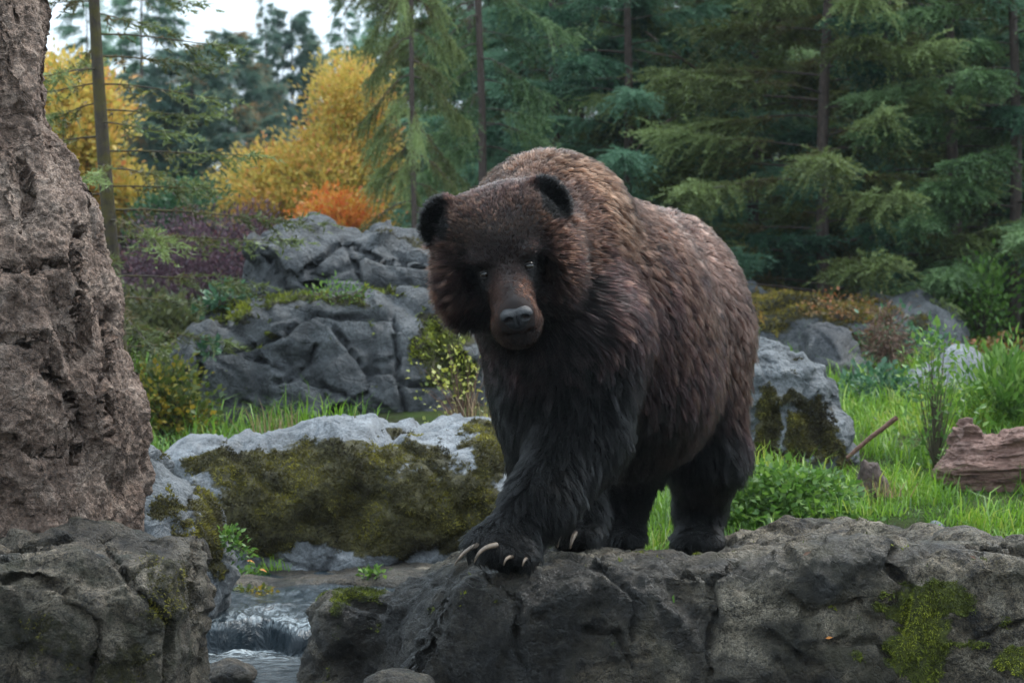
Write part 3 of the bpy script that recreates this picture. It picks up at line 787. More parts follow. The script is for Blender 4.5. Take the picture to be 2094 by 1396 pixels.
# relax once to remove grid stepping
for _ in range(2):
    acc = np.zeros_like(bv); cn = np.zeros(len(bv))
    for a in range(4):
        for b in ((a + 1) % 4, (a + 3) % 4):
            for ax in range(3): acc[:, ax] += np.bincount(bq[:, a], bv[bq[:, b], ax], len(bv))
            cn += np.bincount(bq[:, a], minlength=len(bv))
    bv = bv * .5 + .5 * acc / cn[:, None]
bn = vnormals(bv, bq)

def skin_mat():
    m, nt, nd, lk, out = new_mat("bear_underfur")
    c = nd.new("ShaderNodeAttribute"); c.attribute_name = "coat"
    b = N(nt, "BsdfPrincipled", Roughness=.9); lk.new(c.outputs["Color"], b.inputs["Base Color"])
    lk.new(b.outputs[0], out.inputs[0]); return m
BASE = P(1200, 1130, 7.4)
_L = (bv - HC) @ HM
EYE_F = {}
for s_ in (-1, 1):
    m_ = (np.hypot(_L[:, 0] - s_ * .0655, _L[:, 2] + .028) < .012) & (_L[:, 1] > 0)
    EYE_F[s_] = float(np.median(_L[m_, 1])) - .0005

# coat colour, length and lie for any point of the body
def head_local(p):
    return (p - HC) @ HM
def coat(p, n, want_tip=False):
    L = head_local(p)
    px, py = project(p)
    nz = fbm(p * 4.5, 3); nf = fbm(p * 14 + 4, 2)
    headw = 1 - smoothstep(.30, .44, np.linalg.norm((L - [0, .06, -.03]) / [1.15, 1.25, 1.15], axis=1))
    muz = smoothstep(.14, .22, L[:, 1]) * (np.abs(L[:, 0]) < .12) * (headw > .25)
    ear = smoothstep(.125, .145, np.abs(L[:, 0])) * smoothstep(.04, .075, L[:, 2]) * (np.abs(L[:, 1] + .04) < .10) * (L[:, 2] < .27)
    ear = np.maximum(ear, smoothstep(.168, .18, np.abs(L[:, 0])) * (L[:, 2] > .03) * (np.abs(L[:, 1] + .04) < .12) * (L[:, 2] < .27) * (np.abs(L[:, 0]) < .3))
    # lower limbs
    low = 1 - smoothstep(.10, .62, p[:, 2] + .05 * nz)
    rear = smoothstep(7.25, 7.7, p[:, 1])
    top = smoothstep(.75, 1.12, p[:, 2])
    flank = smoothstep(.30, .55, p[:, 0] - (p[:, 1] - 7.1) * .3) 
    c = np.tile(np.array([.050, .0295, .0215]), (len(p), 1))
    def mixc(w, col): 
        w = np.clip(w, 0, 1)[:, None]; c[:] = c * (1 - w) + np.array(col) * w
    mixc(.85 * top, (.058, .039, .031))
    nape = np.exp(-((p[:, 1] - 6.92) / .17) ** 2) * smoothstep(.85, 1.05, p[:, 2])
    mixc(nape * .75, (.115, .076, .050))
    mixc(.55 * rear * smoothstep(.45, .95, p[:, 2]), (.080, .060, .054))
    mixc(.45 * rear * (1 - top), (.060, .040, .034))
    mixc(low, (.008, .0055, .0052))
    front = (1 - smoothstep(6.9, 7.3, p[:, 1])) * (1 - smoothstep(.45, .85, p[:, 2]))
    mixc(.85 * front, (.008, .0055, .0052))
    hc = np.tile(np.array([.055, .031, .022]), (len(p), 1))
    def mixh(w, col):
        w = np.clip(w, 0, 1)[:, None]; hc[:] = hc * (1 - w) + np.array(col) * w
    mixh(np.exp(-((L[:, 2] - .10) / .05) ** 2) * .8, (.105, .066, .042))
    mixh(smoothstep(.10, .17, np.abs(L[:, 0])) * .6 * (L[:, 2] < .05), (.085, .052, .036))
    eyez = np.exp(-(((np.abs(L[:, 0]) - .068) / .035) ** 2 + ((L[:, 2] + .035) / .035) ** 2)) * (L[:, 1] > .08)
    mixh(eyez * .9, (.014, .009, .008))
    mixh(np.exp(-(((np.abs(L[:, 0]) - .075) / .03) ** 2 + ((L[:, 2] + .09) / .06) ** 2)) * (L[:, 1] > .06) * .7, (.018, .011, .009))
    mixh(muz, (.135, .070, .048))
    mixh(muz * np.exp(-(L[:, 0] / .022) ** 2) * (L[:, 2] > -.1), (.085, .060, .055))
    mixh(smoothstep(-.14, -.19, L[:, 2]) * .8, (.03, .018, .014))
    mixh(muz * smoothstep(-.155, -.175, L[:, 2]), (.085, .05, .036))
    mixh(ear * .95, (.012, .008, .0075))
    c = c * (1 - headw[:, None]) + hc * headw[:, None]
    c = c * (1 + .5 * nz + .35 * nf)[:, None]
    # length
    ln = np.full(len(p), .052)
    ln += .018 * (1 - smoothstep(.35, .6, p[:, 2])) * smoothstep(7.1, 7.4, p[:, 1])
    ln = np.where(p[:, 2] < .18, np.interp(p[:, 2], [-.15, -.05, .18], [.018, .028, .045]), ln)
    ln = ln * (1 - headw) + headw * (.026 + .030 * smoothstep(.10, .17, np.abs(L[:, 0])) * (L[:, 2] < .06) + .02 * smoothstep(-.15, -.2, L[:, 2]))
    ln = np.where(headw > .3, ln * (1 - .5 * smoothstep(.04, .14, L[:, 1])), ln)
    ln = np.where(muz > .4, np.interp(L[:, 1], [.14, .22, .3], [.013, .009, .006]), ln)
    ln = np.where(ear > .5, .020, ln)
    ed = np.linalg.norm(np.stack([np.abs(L[:, 0]) - .0655, (L[:, 1] - EYE_F[1]) * .8, L[:, 2] + .028], 1), axis=1)
    ln = ln * (.10 + .90 * smoothstep(.016, .06, ed))
    ln *= np.where((headw > .5) & (L[:, 2] > 0) & (L[:, 1] > 0), .75, 1)
    # lie of the hair
    v = np.tile(AXB * .9, (len(p), 1)); v[:, 2] -= .55 + .9 * (1 - smoothstep(.55, 1.0, p[:, 2]))
    v[:, :2] *= (.25 + .75 * smoothstep(.2, .7, p[:, 2]))[:, None]
    v += .55 * np.stack([perlin(p * 3 + 7), perlin(p * 3 + 27), perlin(p * 3 + 57)], 1)
    rad = unit(p - hp(0, .26, -.03)) 
    v = v * (1 - headw[:, None]) + headw[:, None] * (rad + hu * .0 + .25 * np.stack([perlin(p * 9 + 7), perlin(p * 9 + 27), perlin(p * 9 + 57)], 1))
    lift = .34 + .16 * top
    lift = lift * (1 - headw) + headw * (.38 - .15 * muz + .25 * ear)
    if want_tip:
        tk = .7 + 1.4 * rear * smoothstep(.30, .60, p[:, 2]) + .15 * top * (1 - rear) + .5 * smoothstep(.5, .8, p[:, 2])
        return np.clip(tk * (1 - headw) + headw * (1.3 - .6 * muz - .8 * ear), .15, 4)
    return np.clip(c, .004, 1) ** 1.25 * (np.array([.43, .335, .305]) * (1 - .28 * headw[:, None])), ln, v, lift, headw

bear = empty("brown_bear", BASE, "large wet brown bear walking forward along the rock ledge, head lowered towards the viewer", "bear")
bme = mesh_np("body", bv - BASE, bq)
cc, _, _, _, _ = coat(bv, bn)
ca = bme.attributes.new("coat", 'FLOAT_COLOR', 'POINT')
ca.data.foreach_set("color", np.concatenate([cc * .55, np.ones((len(cc), 1))], 1).astype(np.float32).ravel())
body = link("body", bme, skin_mat(), parent=bear)

# ---- fur as hair curves
def fur_mat():
    m, nt, nd, lk, out = new_mat("bear_fur")
    a = nd.new("ShaderNodeAttribute"); a.attribute_name = "coat"
    ci = nd.new("ShaderNodeHairInfo")
    tb = attr(nt, "tipk").outputs["Fac"]
    g = math_(nt, 'ADD', .5, math_(nt, 'MULTIPLY', math_(nt, 'POWER', ci.outputs["Intercept"], 1.6), tb))
    vm = nd.new("ShaderNodeVectorMath"); vm.operation = 'SCALE'; lk.new(a.outputs["Color"], vm.inputs[0]); lk.new(g, vm.inputs["Scale"])
    c = vm.outputs[0]
    h = nd.new("ShaderNodeBsdfHairPrincipled")
    h.model = 'CHIANG'; h.parametrization = 'COLOR'
    lk.new(c, h.inputs["Color"])
    h.inputs["Roughness"].default_value = .32
    h.inputs["Radial Roughness"].default_value = .5
    h.inputs["Coat"].default_value = .0
    lk.new(math_(nt, "ADD", 1.12, math_(nt, "MULTIPLY", math_(nt, "MINIMUM", tb, 2.5), .085)), h.inputs["IOR"])
    lk.new(h.outputs[0], out.inputs[0]); return m

rng = np.random.RandomState(12)
tri = np.concatenate([bq[:, [0, 1, 2]], bq[:, [0, 2, 3]]])
e1, e2 = bv[tri[:, 1]] - bv[tri[:, 0]], bv[tri[:, 2]] - bv[tri[:, 0]]
area = np.linalg.norm(np.cross(e1, e2), axis=1) / 2
cen = bv[tri].mean(1)
Lc = head_local(cen)
hd = 1 - smoothstep(.30, .44, np.linalg.norm((Lc - [0, .06, -.03]) / [1.15, 1.25, 1.15], axis=1))
wgt = area * (1 + 2.6 * hd)
wgt *= ~((np.hypot(np.abs(Lc[:, 0]) - .0655, Lc[:, 2] + .028) < .012) & (Lc[:, 1] > .05) & (hd > .5))
wgt *= ~((Lc[:, 1] > .305) & (np.abs(Lc[:, 0]) < .05) & (Lc[:, 2] > -.155))                        # bare nose
facing = (bn[tri].mean(1) * unit(np.array([0, 0, CAMZ]) - cen)).sum(1)
wgt *= np.where(facing > -.45, 1.0, .25)
def sample(n, w):
    t = rng.choice(len(tri), n, p=w / w.sum())
    u, v = rng.rand(n), rng.rand(n); s = u + v > 1; u[s], v[s] = 1 - u[s], 1 - v[s]
    p = bv[tri[t, 0]] + u[:, None] * e1[t] + v[:, None] * e2[t]
    n_ = unit(bn[tri[t, 0]] * (1 - u - v)[:, None] + bn[tri[t, 1]] * u[:, None] + bn[tri[t, 2]] * v[:, None])
    return p, n_
NH, NG, PTS = 210000, 15000, 6
hp_, hn_ = sample(NH, wgt)
gp_, gn_ = sample(NG, wgt)
def strands(p, n, jit, ljit):
    c, ln, v, lift, hw = coat(p, n)
    t = v - (v * n).sum(1)[:, None] * n
    t = unit(t) + rng.normal(0, jit, p.shape)
    ln = ln * rng.uniform(1 - ljit, 1 + ljit * .6, len(p))
    s = np.linspace(0, 1, PTS)[None, :, None]
    d0 = unit(n * (lift + .25)[:, None] + t * .55); d1 = unit(n * (lift * .35)[:, None] + t)
    pts = p[:, None] + ln[:, None, None] * (d0[:, None] * (s - .5 * s * s) + d1[:, None] * (.5 * s * s) * 1.15)
    pts[..., 2] -= (ln * .22)[:, None] * (s[..., 0] ** 2)
    return pts, c, ln, hw
gpts, gc, gl, ghw = strands(gp_, gn_, .16, .3)
hpts, hcol, hl, hhw = strands(hp_, hn_, .20, .45)
kd = kdtree.KDTree(NG)
for i, p in enumerate(gp_): kd.insert(p, i)
kd.balance()
near = np.array([kd.find(p)[1] for p in hp_])
# wet locks: hairs lean to the lock's own tip
off = gpts[near] - gp_[near][:, None]
s = np.linspace(0, 1, PTS)[None, :, None]
cl = ((.85 * (1 - hhw) + .60 * hhw) * rng.uniform(.6, 1.0, NH))[:, None, None] * s ** 1.3
target = gpts[near] + (hp_ - gp_[near])[:, None] * (1 - s) * .6
hpts = hpts * (1 - cl) + target * cl
lockn = rng.normal(0, 1, NG)[near]; lockt = .22 * lockn
hcol = np.clip(hcol * (1 + lockt + rng.normal(0, .18, NH))[:, None], .003, 1)
# keep hairs out of the skin at the root
hc_ = bpy.data.hair_curves.new("fur")
hc_.add_curves([PTS] * NH)
hc_.position_data.foreach_set("vector", (hpts - BASE).astype(np.float32).ravel())
rad0 = np.interp(hl, [.006, .02, .05], [.00032, .0006, .00105])
rr = rad0[:, None] * np.array([1., .95, .85, .7, .5, .18])[None]
at = hc_.attributes.get("radius") or hc_.attributes.new("radius", 'FLOAT', 'POINT')
at.data.foreach_set("value", rr.astype(np.float32).ravel())
tipk = coat(hp_, hn_, True) * np.exp(.45 * lockn + rng.normal(0, .35, NH))
at = hc_.attributes.new("tipk", 'FLOAT', 'CURVE'); at.data.foreach_set("value", tipk.astype(np.float32))
at = hc_.attributes.new("coat", 'FLOAT_COLOR', 'CURVE')
at.data.foreach_set("color", np.concatenate([hcol, np.ones((NH, 1))], 1).astype(np.float32).ravel())
fur = link("fur", hc_, fur_mat(), parent=bear, kind="stuff")
scene.cycles_curves.shape = 'RIBBONS'

# ---- nose, eyes, claws
NB = Field(hp(0, .3, -.12) - .1, hp(0, .3, -.12) + .1, .003)
def NE(c, r, k=.012, op='add'): NB.ell(hp(*c), r, HM, k, op)
NE((0, .322, -.112), (.043, .026, .026)); NE((0, .325, -.132), (.030, .022, .022)); NE((0, .312, -.098), (.036, .026, .016))
for s_ in (-1, 1):
    NE((s_ * .026, .332, -.106), (.021, .020, .019))
    NE((s_ * .023, .352, -.113), (.0105, .016, .0095), .006, 'sub')
    NE((s_ * .036, .340, -.119), (.010, .012, .0045), .006, 'sub')
NE((0, .352, -.126), (.0022, .012, .024), .005, 'sub')
v_, q_ = surface_nets(NB.F, NB.lo, NB.h)
link("nose", mesh_np("nose", v_ - BASE, q_), plain_mat("nose_leather", (.007, .007, .009), .42, .4, 160, .5), parent=bear, label="wet black nose")
def uv_sphere(c, r, rot=np.eye(3), nu=20, nv=12):
    th = np.linspace(0, PI, nv); ph = np.arange(nu) * 2 * PI / nu
    T, Ph = np.meshgrid(th, ph, indexing='ij')
    v = np.stack([np.sin(T) * np.cos(Ph), np.sin(T) * np.sin(Ph), np.cos(T)], -1).reshape(-1, 3) * r
    v = v @ np.asarray(rot).T + c
    i = np.arange(nv - 1)[:, None] * nu; k = np.arange(nu)[None]; k2 = (k + 1) % nu
    return v, np.stack([i + k, i + nu + k, i + nu + k2, i + k2], -1).reshape(-1, 4)
M_eye = plain_mat("eye_dark_brown", (.010, .006, .004), .04, .3, 60, 0.0, coat=1.0)
M_lid = plain_mat("eyelid_skin", (.006, .004, .0035), .9, .3, 90, .4)
for s_ in (-1, 1):
    v_, f_ = uv_sphere(hp(s_ * .0655, EYE_F[s_], -.028), np.array([.0165, .0165, .0150]), HM)
    e_ = link("eye", mesh_np("eye", v_ - BASE, f_), M_eye, parent=bear)
    for up in (1, -1):                                                # lids: arcs over and under the eyeball
        t = np.linspace(-1.2, 1.2, 13)
        pth = np.array([hp(s_ * .0655 + .0150 * math.sin(a), EYE_F[s_] + .0125 * math.cos(a), -.028 + up * (.0100 - .008 * (a / 1.2) ** 2)) for a in t])
        vv, ff = tube(pth, .0030 * np.cos(t * .9) + .0008, 8)
        link("eyelid", mesh_np("eyelid", vv - BASE, ff), M_lid, parent=bear)
M_claw = plain_mat("claw_horn", (.13, .092, .062), .4, .7, 40, .15)
M_clawd = M_claw
def claw(p0, p1, r, bulge, mat=M_claw):
    a, b = P(*p0), P(*p1)
    t = np.linspace(0, 1, 12)[:, None]
    path = a * (1 - t) + b * t + np.array(bulge) * (4 * t * (1 - t))
    v, f = tube(path, (r * (1 - t[:, 0]) ** .6 + .0008), 8)
    link("claw", mesh_np("claw", v - BASE, f), mat, parent=bear)
claw((982, 1113, 6.47), (928, 1157, 6.44), .0075, (-.004, -.012, .012))
claw((1016, 1114, 6.435), (970, 1150, 6.40), .0080, (-.010, -.012, .012))
claw((1047, 1138, 6.42), (1030, 1156, 6.395), .0055, (-.004, -.012, .008))
claw((1076, 1142, 6.42), (1068, 1158, 6.40), .005, (0, -.010, .006))
claw((1133, 1086, 6.975), (1121, 1120, 6.93), .0080, (-.003, -.014, .004))
claw((1149, 1084, 6.945), (1140, 1120, 6.90), .0085, (-.003, -.016, .005))
claw((1177, 1090, 6.935), (1166, 1122, 6.89), .0085, (-.003, -.016, .005))


# ------------------------------------------------------------------ trees
def conifer_meshes(tag, seed, H, Lmax, nb, base=.06, droop=.42, rise=.10, twig=.26, needle=.055, wide=.013, power=.75, dens=1.0, r0=.05, inner=.25, hang=.5):
    rng = np.random.RandomState(seed)
    lean = rng.normal(0, .012, 2)
    zs = np.linspace(-.3, H, 24)
    wob = np.stack([lean[0] * zs + .02 * np.sin(zs * 1.3 + seed), lean[1] * zs + .02 * np.cos(zs * 1.1 + seed), zs], 1)
    tr = r0 * (1 - np.clip(zs / H, 0, 1)) ** .8 + .006
    tv, tfc = tube(wob, tr, 10)
    tv += .06 * r0 * perlin(tv * 9)[:, None]
    T = Acc(); T.add(tv, tfc)
    L_ = Acc(); st, di, le, tp, tw = [], [], [], [], []
    for b in range(nb):
        u = (b + rng.rand()) / nb
        h = H * (base + (1 - base) * u ** 1.05) * .985
        ln = Lmax * (1 - h / H) ** power * rng.uniform(.55, 1.2) + .10
        az = b * 2.39996 + rng.normal(0, .5)
        out = np.array([math.cos(az), math.sin(az), 0]); sd = np.array([-out[1], out[0], 0])
        n = max(5, int(ln / .085)); s = np.linspace(0, 1, n)
        dr = droop * rng.uniform(.5, 1.5); cv = rng.normal(0, .18)
        org = np.array([np.interp(h, zs, wob[:, 0]), np.interp(h, zs, wob[:, 1]), h])
        path = org + out * (ln * s)[:, None] + sd * (ln * cv * s ** 2)[:, None]
        path[:, 2] += ln * (rise * s - dr * s ** 2 + .55 * dr * s ** 3)
        if b % 2 == 0 or ln > .5:
            v, f = tube(path[::2] if n > 8 else path, np.linspace(.0065 * (ln + .4), .002, len(path[::2] if n > 8 else path)), 4)
            L_.add(v, f)
        tan = unit(np.gradient(path, axis=0))
        bt = rng.normal(0, .22)                                       # whole-branch tone
        k = max(8, int(ln / .05 * 4.2 * dens))
        s2 = inner + (1 - inner) * rng.rand(k) ** .8
        ptw = np.stack([np.interp(s2, s, path[:, a]) for a in range(3)], 1); tn2 = unit(np.stack([np.interp(s2, s, tan[:, a]) for a in range(3)], 1))
        th = rng.uniform(0, 2 * PI, k)[:, None]; upv = np.array([0, 0, 1.0])
        rdl = sd * np.cos(th) + upv * (np.sin(th) * .55)
        ang = rng.normal(.85, .22, k)[:, None]
        dv = tn2 * np.cos(ang) + rdl * np.sin(ang); dv[:, 2] -= rng.uniform(.0, hang, k)
        prof = np.interp(s2, [0, inner, .6, .85, 1.0], [.3, .45, 1.0, .8, .38])
        st.append(ptw + rng.normal(0, .012, (k, 3))); di.append(unit(dv))
        le.append(twig * prof * (.45 + .55 * min(1, ln / 1.0)) * rng.uniform(.5, 1.25, k))
        tp.append(s2); tw.append(np.full(k, bt) + rng.normal(0, .08, k) + .16 * np.sin(th[:, 0]))  # upper-side twigs toned lighter, imitating light from above
        st.append(path[-1:]); di.append(tan[-1:]); le.append(np.array([twig * .7])); tp.append(np.array([1.])); tw.append(np.array([bt + .1]))
    st, di, le, tp, tw = np.concatenate(st), np.concatenate(di), np.concatenate(le), np.concatenate(tp), np.concatenate(tw)
    ns = np.maximum(2, (le / (.6 * needle)).astype(int)); NPS = 4
    idx = np.repeat(np.arange(len(st)), ns * NPS)
    first = np.cumsum(ns * NPS) - ns * NPS
    j = (np.arange(len(idx)) - first[idx]) // NPS
    t = (j + rng.rand(len(idx))) / ns[idx]
    pos = st[idx] + di[idx] * (le[idx] * t)[:, None]
    pos[:, 2] -= le[idx] * .30 * t ** 2
    nd = unit(di[idx] * .75 + rng.normal(0, .55, pos.shape)); nd[:, 2] += .05
    nl = needle * rng.uniform(.6, 1.3, len(idx)) * (1.15 - .5 * t)
    v, f = needles(pos, nd, nl, wide, rng)
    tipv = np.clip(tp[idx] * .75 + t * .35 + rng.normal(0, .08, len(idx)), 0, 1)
    tone = np.clip(.30 + tw[idx] + .30 * t * tp[idx] + .12 * tp[idx] + rng.normal(0, .10, len(idx)), 0, 1)  # outer ends lighter: new growth, plus top light painted into the tone
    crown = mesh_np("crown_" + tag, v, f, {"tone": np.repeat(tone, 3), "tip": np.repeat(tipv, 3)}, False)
    lv, lf = np.concatenate(L_.v), np.concatenate(L_.f4); T.add(lv, lf)
    return T.mesh("trunk_" + tag), None, crown, len(f)

M_bark = bark_mat("conifer_bark", (.035, .024, .019), (.115, .080, .066))
M_barkm = bark_mat("mossy_bark", (.03, .022, .015), (.075, .055, .035), moss=(.075, .06, .012))
M_limb = plain_mat("conifer_twig_bark", (.045, .033, .022), .9)
BROWN = (.060, .042, .014)
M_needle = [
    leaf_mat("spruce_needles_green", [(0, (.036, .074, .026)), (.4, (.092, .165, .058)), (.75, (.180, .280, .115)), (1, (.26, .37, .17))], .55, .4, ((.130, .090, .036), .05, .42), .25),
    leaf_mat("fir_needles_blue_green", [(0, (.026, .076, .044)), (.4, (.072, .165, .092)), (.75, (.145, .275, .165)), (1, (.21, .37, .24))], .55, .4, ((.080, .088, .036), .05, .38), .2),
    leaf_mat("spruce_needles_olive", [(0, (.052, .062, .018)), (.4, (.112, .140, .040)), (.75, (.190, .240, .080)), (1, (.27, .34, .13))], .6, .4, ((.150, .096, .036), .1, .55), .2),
    leaf_mat("pine_needles_hazed", [(0, (.036, .076, .060)), (.5, (.088, .160, .120)), (.9, (.160, .240, .170)), (1, (.26, .17, .08))], .6, .4, None, .25),  # lifted and bluish: distance haze painted into the needle colour
]
KIN = {}
def kin(tag, **kw):
    KIN[tag] = conifer_meshes(tag, **kw); return KIN[tag][3]
kin("a", seed=101, H=7.2, Lmax=1.9, nb=78, base=.03, droop=.60, rise=.14, twig=.34)
kin("b", seed=202, H=8.2, Lmax=1.6, nb=85, base=.05, droop=.45, rise=.12, twig=.36)
kin("c", seed=303, H=7.8, Lmax=1.25, nb=70, base=.08, droop=.95, rise=.05, twig=.34, dens=.8, hang=1.3)      # hanging boughs
kin("d", seed=404, H=7.0, Lmax=2.2, nb=72, base=.02, droop=.50, rise=.24, twig=.42)
kin("mossy", seed=505, H=6.2, Lmax=1.1, nb=64, base=.10, droop=.35, rise=.02, twig=.20, dens=.4, r0=.042, inner=.12)
kin("pine", seed=606, H=7.0, Lmax=2.0, nb=110, base=.03, droop=.05, rise=.30, twig=.5, needle=.11, wide=.026, power=.5)
kin("fir", seed=707, H=9.0, Lmax=2.2, nb=95, base=.04, droop=.32, rise=.0, twig=.45, needle=.10, wide=.022, dens=.7)

def place_conifer(name, tag, mat, px, d, label, scale=1.0, rot=0.0, height=None, top=None, bark=None, tilt=0.0, sxy=1.0, group=None, zoff=0.0, zs=1.0):
    x = XP(px, d); z = float(terrain_z(np.array([x]), np.array([d]))[0]) - .03 + zoff
    if top is not None:
        H = {"a": 7.2, "b": 8.2, "c": 7.8, "d": 7.0, "mossy": 6.2, "pine": 7.0, "fir": 9.0}[tag]
        scale = (ZP(top, d) - z) / H
    e = empty(name, (x, d, z), label, "tree", group)
    e.rotation_euler = (0, tilt, rot); e.scale = (scale * sxy, scale * sxy, scale * zs)
    T, L_, C, _ = KIN[tag]
    link("trunk", T, bark or M_bark, parent=e)
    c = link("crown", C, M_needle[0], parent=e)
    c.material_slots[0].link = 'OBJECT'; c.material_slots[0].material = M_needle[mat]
    return e
GT = "conifers behind the clearing"
place_conifer("hanging_spruce", "c", 2, 848, 16.5, "dark spruce with a bare straight trunk and hanging brown boughs beside the yellow maple", 1.0, .4, sxy=.42, group=GT, zs=.74)
place_conifer("spruce", "c", 0, 985, 17.5, "green spruce with a bare grey trunk showing above the bear's left ear", .95, 2.0, sxy=.75, group=GT, zs=.74)
place_conifer("fir", "b", 1, 1130, 20.0, "blue green fir rising directly behind the bear's hump", 1.0, 1.0, group=GT, zs=.74)
place_conifer("fir", "d", 1, 1275, 18.6, "bright blue green fir with wide fronds behind the bear's back", .9, 3.0, group=GT, zs=.74)
place_conifer("spruce", "a", 0, 1420, 20.5, "spruce with bare dead branches above the bear's back", 1.05, .8, group=GT, zs=.74)
place_conifer("spruce", "b", 2, 1545, 19.5, "slim olive spruce between the dead branched spruce and the widest spruce", 1.0, 4.1, group=GT, zs=.74)
place_conifer("spruce", "d", 2, 1685, 17.4, "widest spruce whose low boughs sweep down to the moss carpeted boulder", 1.0, 5.2, group=GT, zs=.74)
place_conifer("spruce", "a", 2, 1835, 19.8, "olive brown spruce standing behind the widest spruce", 1.1, 2.7, group=GT, zs=.74)
place_conifer("fir", "b", 1, 1955, 18.0, "dark blue green fir beside the yellow green sapling", 1.0, 5.9, group=GT, zs=.74)
place_conifer("spruce", "a", 0, 2080, 17.2, "spruce with pale green tips beyond the grassy slope", .95, 1.5, group=GT, zs=.74)
place_conifer("spruce", "c", 0, 2200, 18.8, "spruce with long hanging boughs at the meadow's outer edge", 1.1, .9, group=GT, zs=.74)
for i, (px, d, tg, mt, rt) in enumerate([(960, 25, "b", 2, 1.1), (1020, 26, "a", 1, 2.3), (1085, 27, "d", 2, .2), (1190, 26, "b", 0, 4.0), (1330, 27, "a", 0, 5.5), (1470, 28.5, "c", 0, 3.0),
                                         (1600, 27, "d", 2, 1.9), (1740, 26, "b", 1, 2.9), (1870, 27, "a", 0, .6), (2010, 25.5, "d", 1, 4.4), (2150, 26, "b", 0, 3.6)]):
    near_ = ["dark hanging spruce", "bare grey trunked spruce", "fir behind the hump", "bright blue green fir", "dead branched spruce", "gap over the bear's back", "slim olive spruce", "widest spruce",
             "olive brown spruce", "dark blue green fir", "pale tipped spruce"][i]
    place_conifer("background_spruce", tg, mt, px, d, "second row conifer half hidden behind the " + near_, 1.15, rt, group="second row of conifers")
for i, (px, d, tg, mt, rt) in enumerate([(1010, 33, "d", 0, 1.0), (1150, 34, "a", 2, 2.0), (1290, 33, "d", 1, 3.0), (1400, 35, "b", 0, 4.0), (1540, 34, "a", 0, 5.0), (1670, 33, "d", 1, .5), (1800, 34, "a", 2, 1.5), (1940, 33, "d", 0, 2.5), (2080, 34, "a", 1, 3.5)]):
    place_conifer("background_spruce", tg, mt, px, d, "distant back row conifer filling the gap beyond the " + ["grey trunked spruce", "fir behind the hump", "bright fir", "dead branched spruce", "slim olive spruce", "widest spruce", "olive brown spruce", "dark blue green fir", "pale tipped spruce"][i], 1.2, rt, group="back row of conifers")
# the forest goes on past both sides of the picture
for i, (px, d, tg, mt, rt) in enumerate([(-430, 24, "a", 0, 1.4), (-600, 20, "b", 1, 2.2), (-760, 23, "a", 0, 3.1), (-350, 34, "a", 2, 1.9), (-930, 20, "b", 2, 5.0)]):
    place_conifer("hidden_conifer", tg, mt, px, d, "conifer of the stand hidden behind the rock pillar", 1.05, rt, group="conifers behind the rock pillar")
for i, (px, d, tg, mt, rt) in enumerate([(2420, 21, "a", 0, 1.0), (2560, 25, "a", 2, 2.0), (2700, 21, "b", 1, 3.0)]):
    place_conifer("hidden_conifer", tg, mt, px, d, "conifer continuing the forest past the weathered log", 1.05, rt, group="conifers past the weathered log")
# left of the clearing
place_conifer("mossy_spruce", "mossy", 2, 247, 12.2, "thin spruce with a moss covered trunk and sparse branches beside the rock pillar", 1.0, 1.2, bark=M_barkm, tilt=-.078, group=GT, zs=.74)
place_conifer("spruce", "a", 2, 232, 13.6, "small bushy olive spruce under the moss covered trunk", top=450, rot=2.2, sxy=.5)
FG = "hazy far conifers"
place_conifer("far_fir", "fir", 1, 292, 40, "tall hazy fir whose top leaves the picture above the pines", top=-190, rot=.3, group=FG)
place_conifer("far_fir", "fir", 1, 170, 46, "hazy fir showing between the rock pillar and the mossy trunk", top=-60, rot=1.7, group=FG)
place_conifer("far_pine", "pine", 3, 385, 36, "broad dense pine in front of the tall hazy fir", top=95, rot=.9, sxy=1.25, group=FG)
place_conifer("far_pine", "pine", 3, 468, 38, "broad pine with a pointed top under the open sky gap", top=62, rot=2.4, sxy=1.1, group=FG)
place_conifer("far_pine", "pine", 3, 300, 37, "rounded pine left behind the mossy trunk", top=150, rot=4.4, sxy=1.2, group=FG)
place_conifer("far_pine", "fir", 3, 545, 41, "airy tall pine with sky showing through its thin branches", top=-15, rot=3.9, sxy=.62, group=FG)
place_conifer("far_pine", "pine", 3, 600, 43, "hazy pine right beside the airy tall pine", top=20, rot=5.0, sxy=.8, group=FG)
place_conifer("far_fir", "fir", 1, 700, 44, "hazy fir behind the top of the yellow maple", top=-40, rot=2.0, sxy=.75, group=FG)
place_conifer("far_pine", "pine", 3, 660, 39, "dark pine behind the yellow maple's left edge", top=215, rot=1.0, group=FG)
place_conifer("far_pine", "pine", 3, 545, 35, "low dark pine behind the purple bush", top=260, rot=3.0, sxy=1.2, group=FG)
place_conifer("far_fir", "fir", 1, 790, 47, "hazy fir behind the hanging brown boughs", top=-90, rot=.2, group=FG)

# dead bare branches on the spruce behind the bear's back
def dead_branch(pts, d, r, parent_name_label):
    p = np.array([P(x, y, d + dd) for x, y, dd in pts])
    t = np.linspace(0, len(p) - 1, len(p) * 5); pp = np.stack([np.interp(t, np.arange(len(p)), p[:, a]) for a in range(3)], 1)
    pp += .012 * np.stack([perlin(pp * 5 + k * 9) for k in range(3)], 1)
    return tube(pp, np.linspace(r, r * .3, len(pp)), 6)
A = Acc()
for pts, r in (([(1415, 300, 1.2), (1380, 240, .3), (1330, 270, 0), (1300, 310, -.1)], .02), ([(1425, 165, 1.0), (1460, 165, .3), (1395, 120, 0), (1320, 65, -.1)], .018),
               ([(1425, 360, 1.2), (1490, 300, .2), (1530, 285, 0), (1560, 310, 0)], .02), ([(1395, 120, 0), (1340, 110, 0), (1295, 100, .1)], .010), ([(1490, 300, .2), (1515, 265, .1)], .010)):
    v, f = dead_branch(pts, 18.6, r, ""); A.add(v, f)
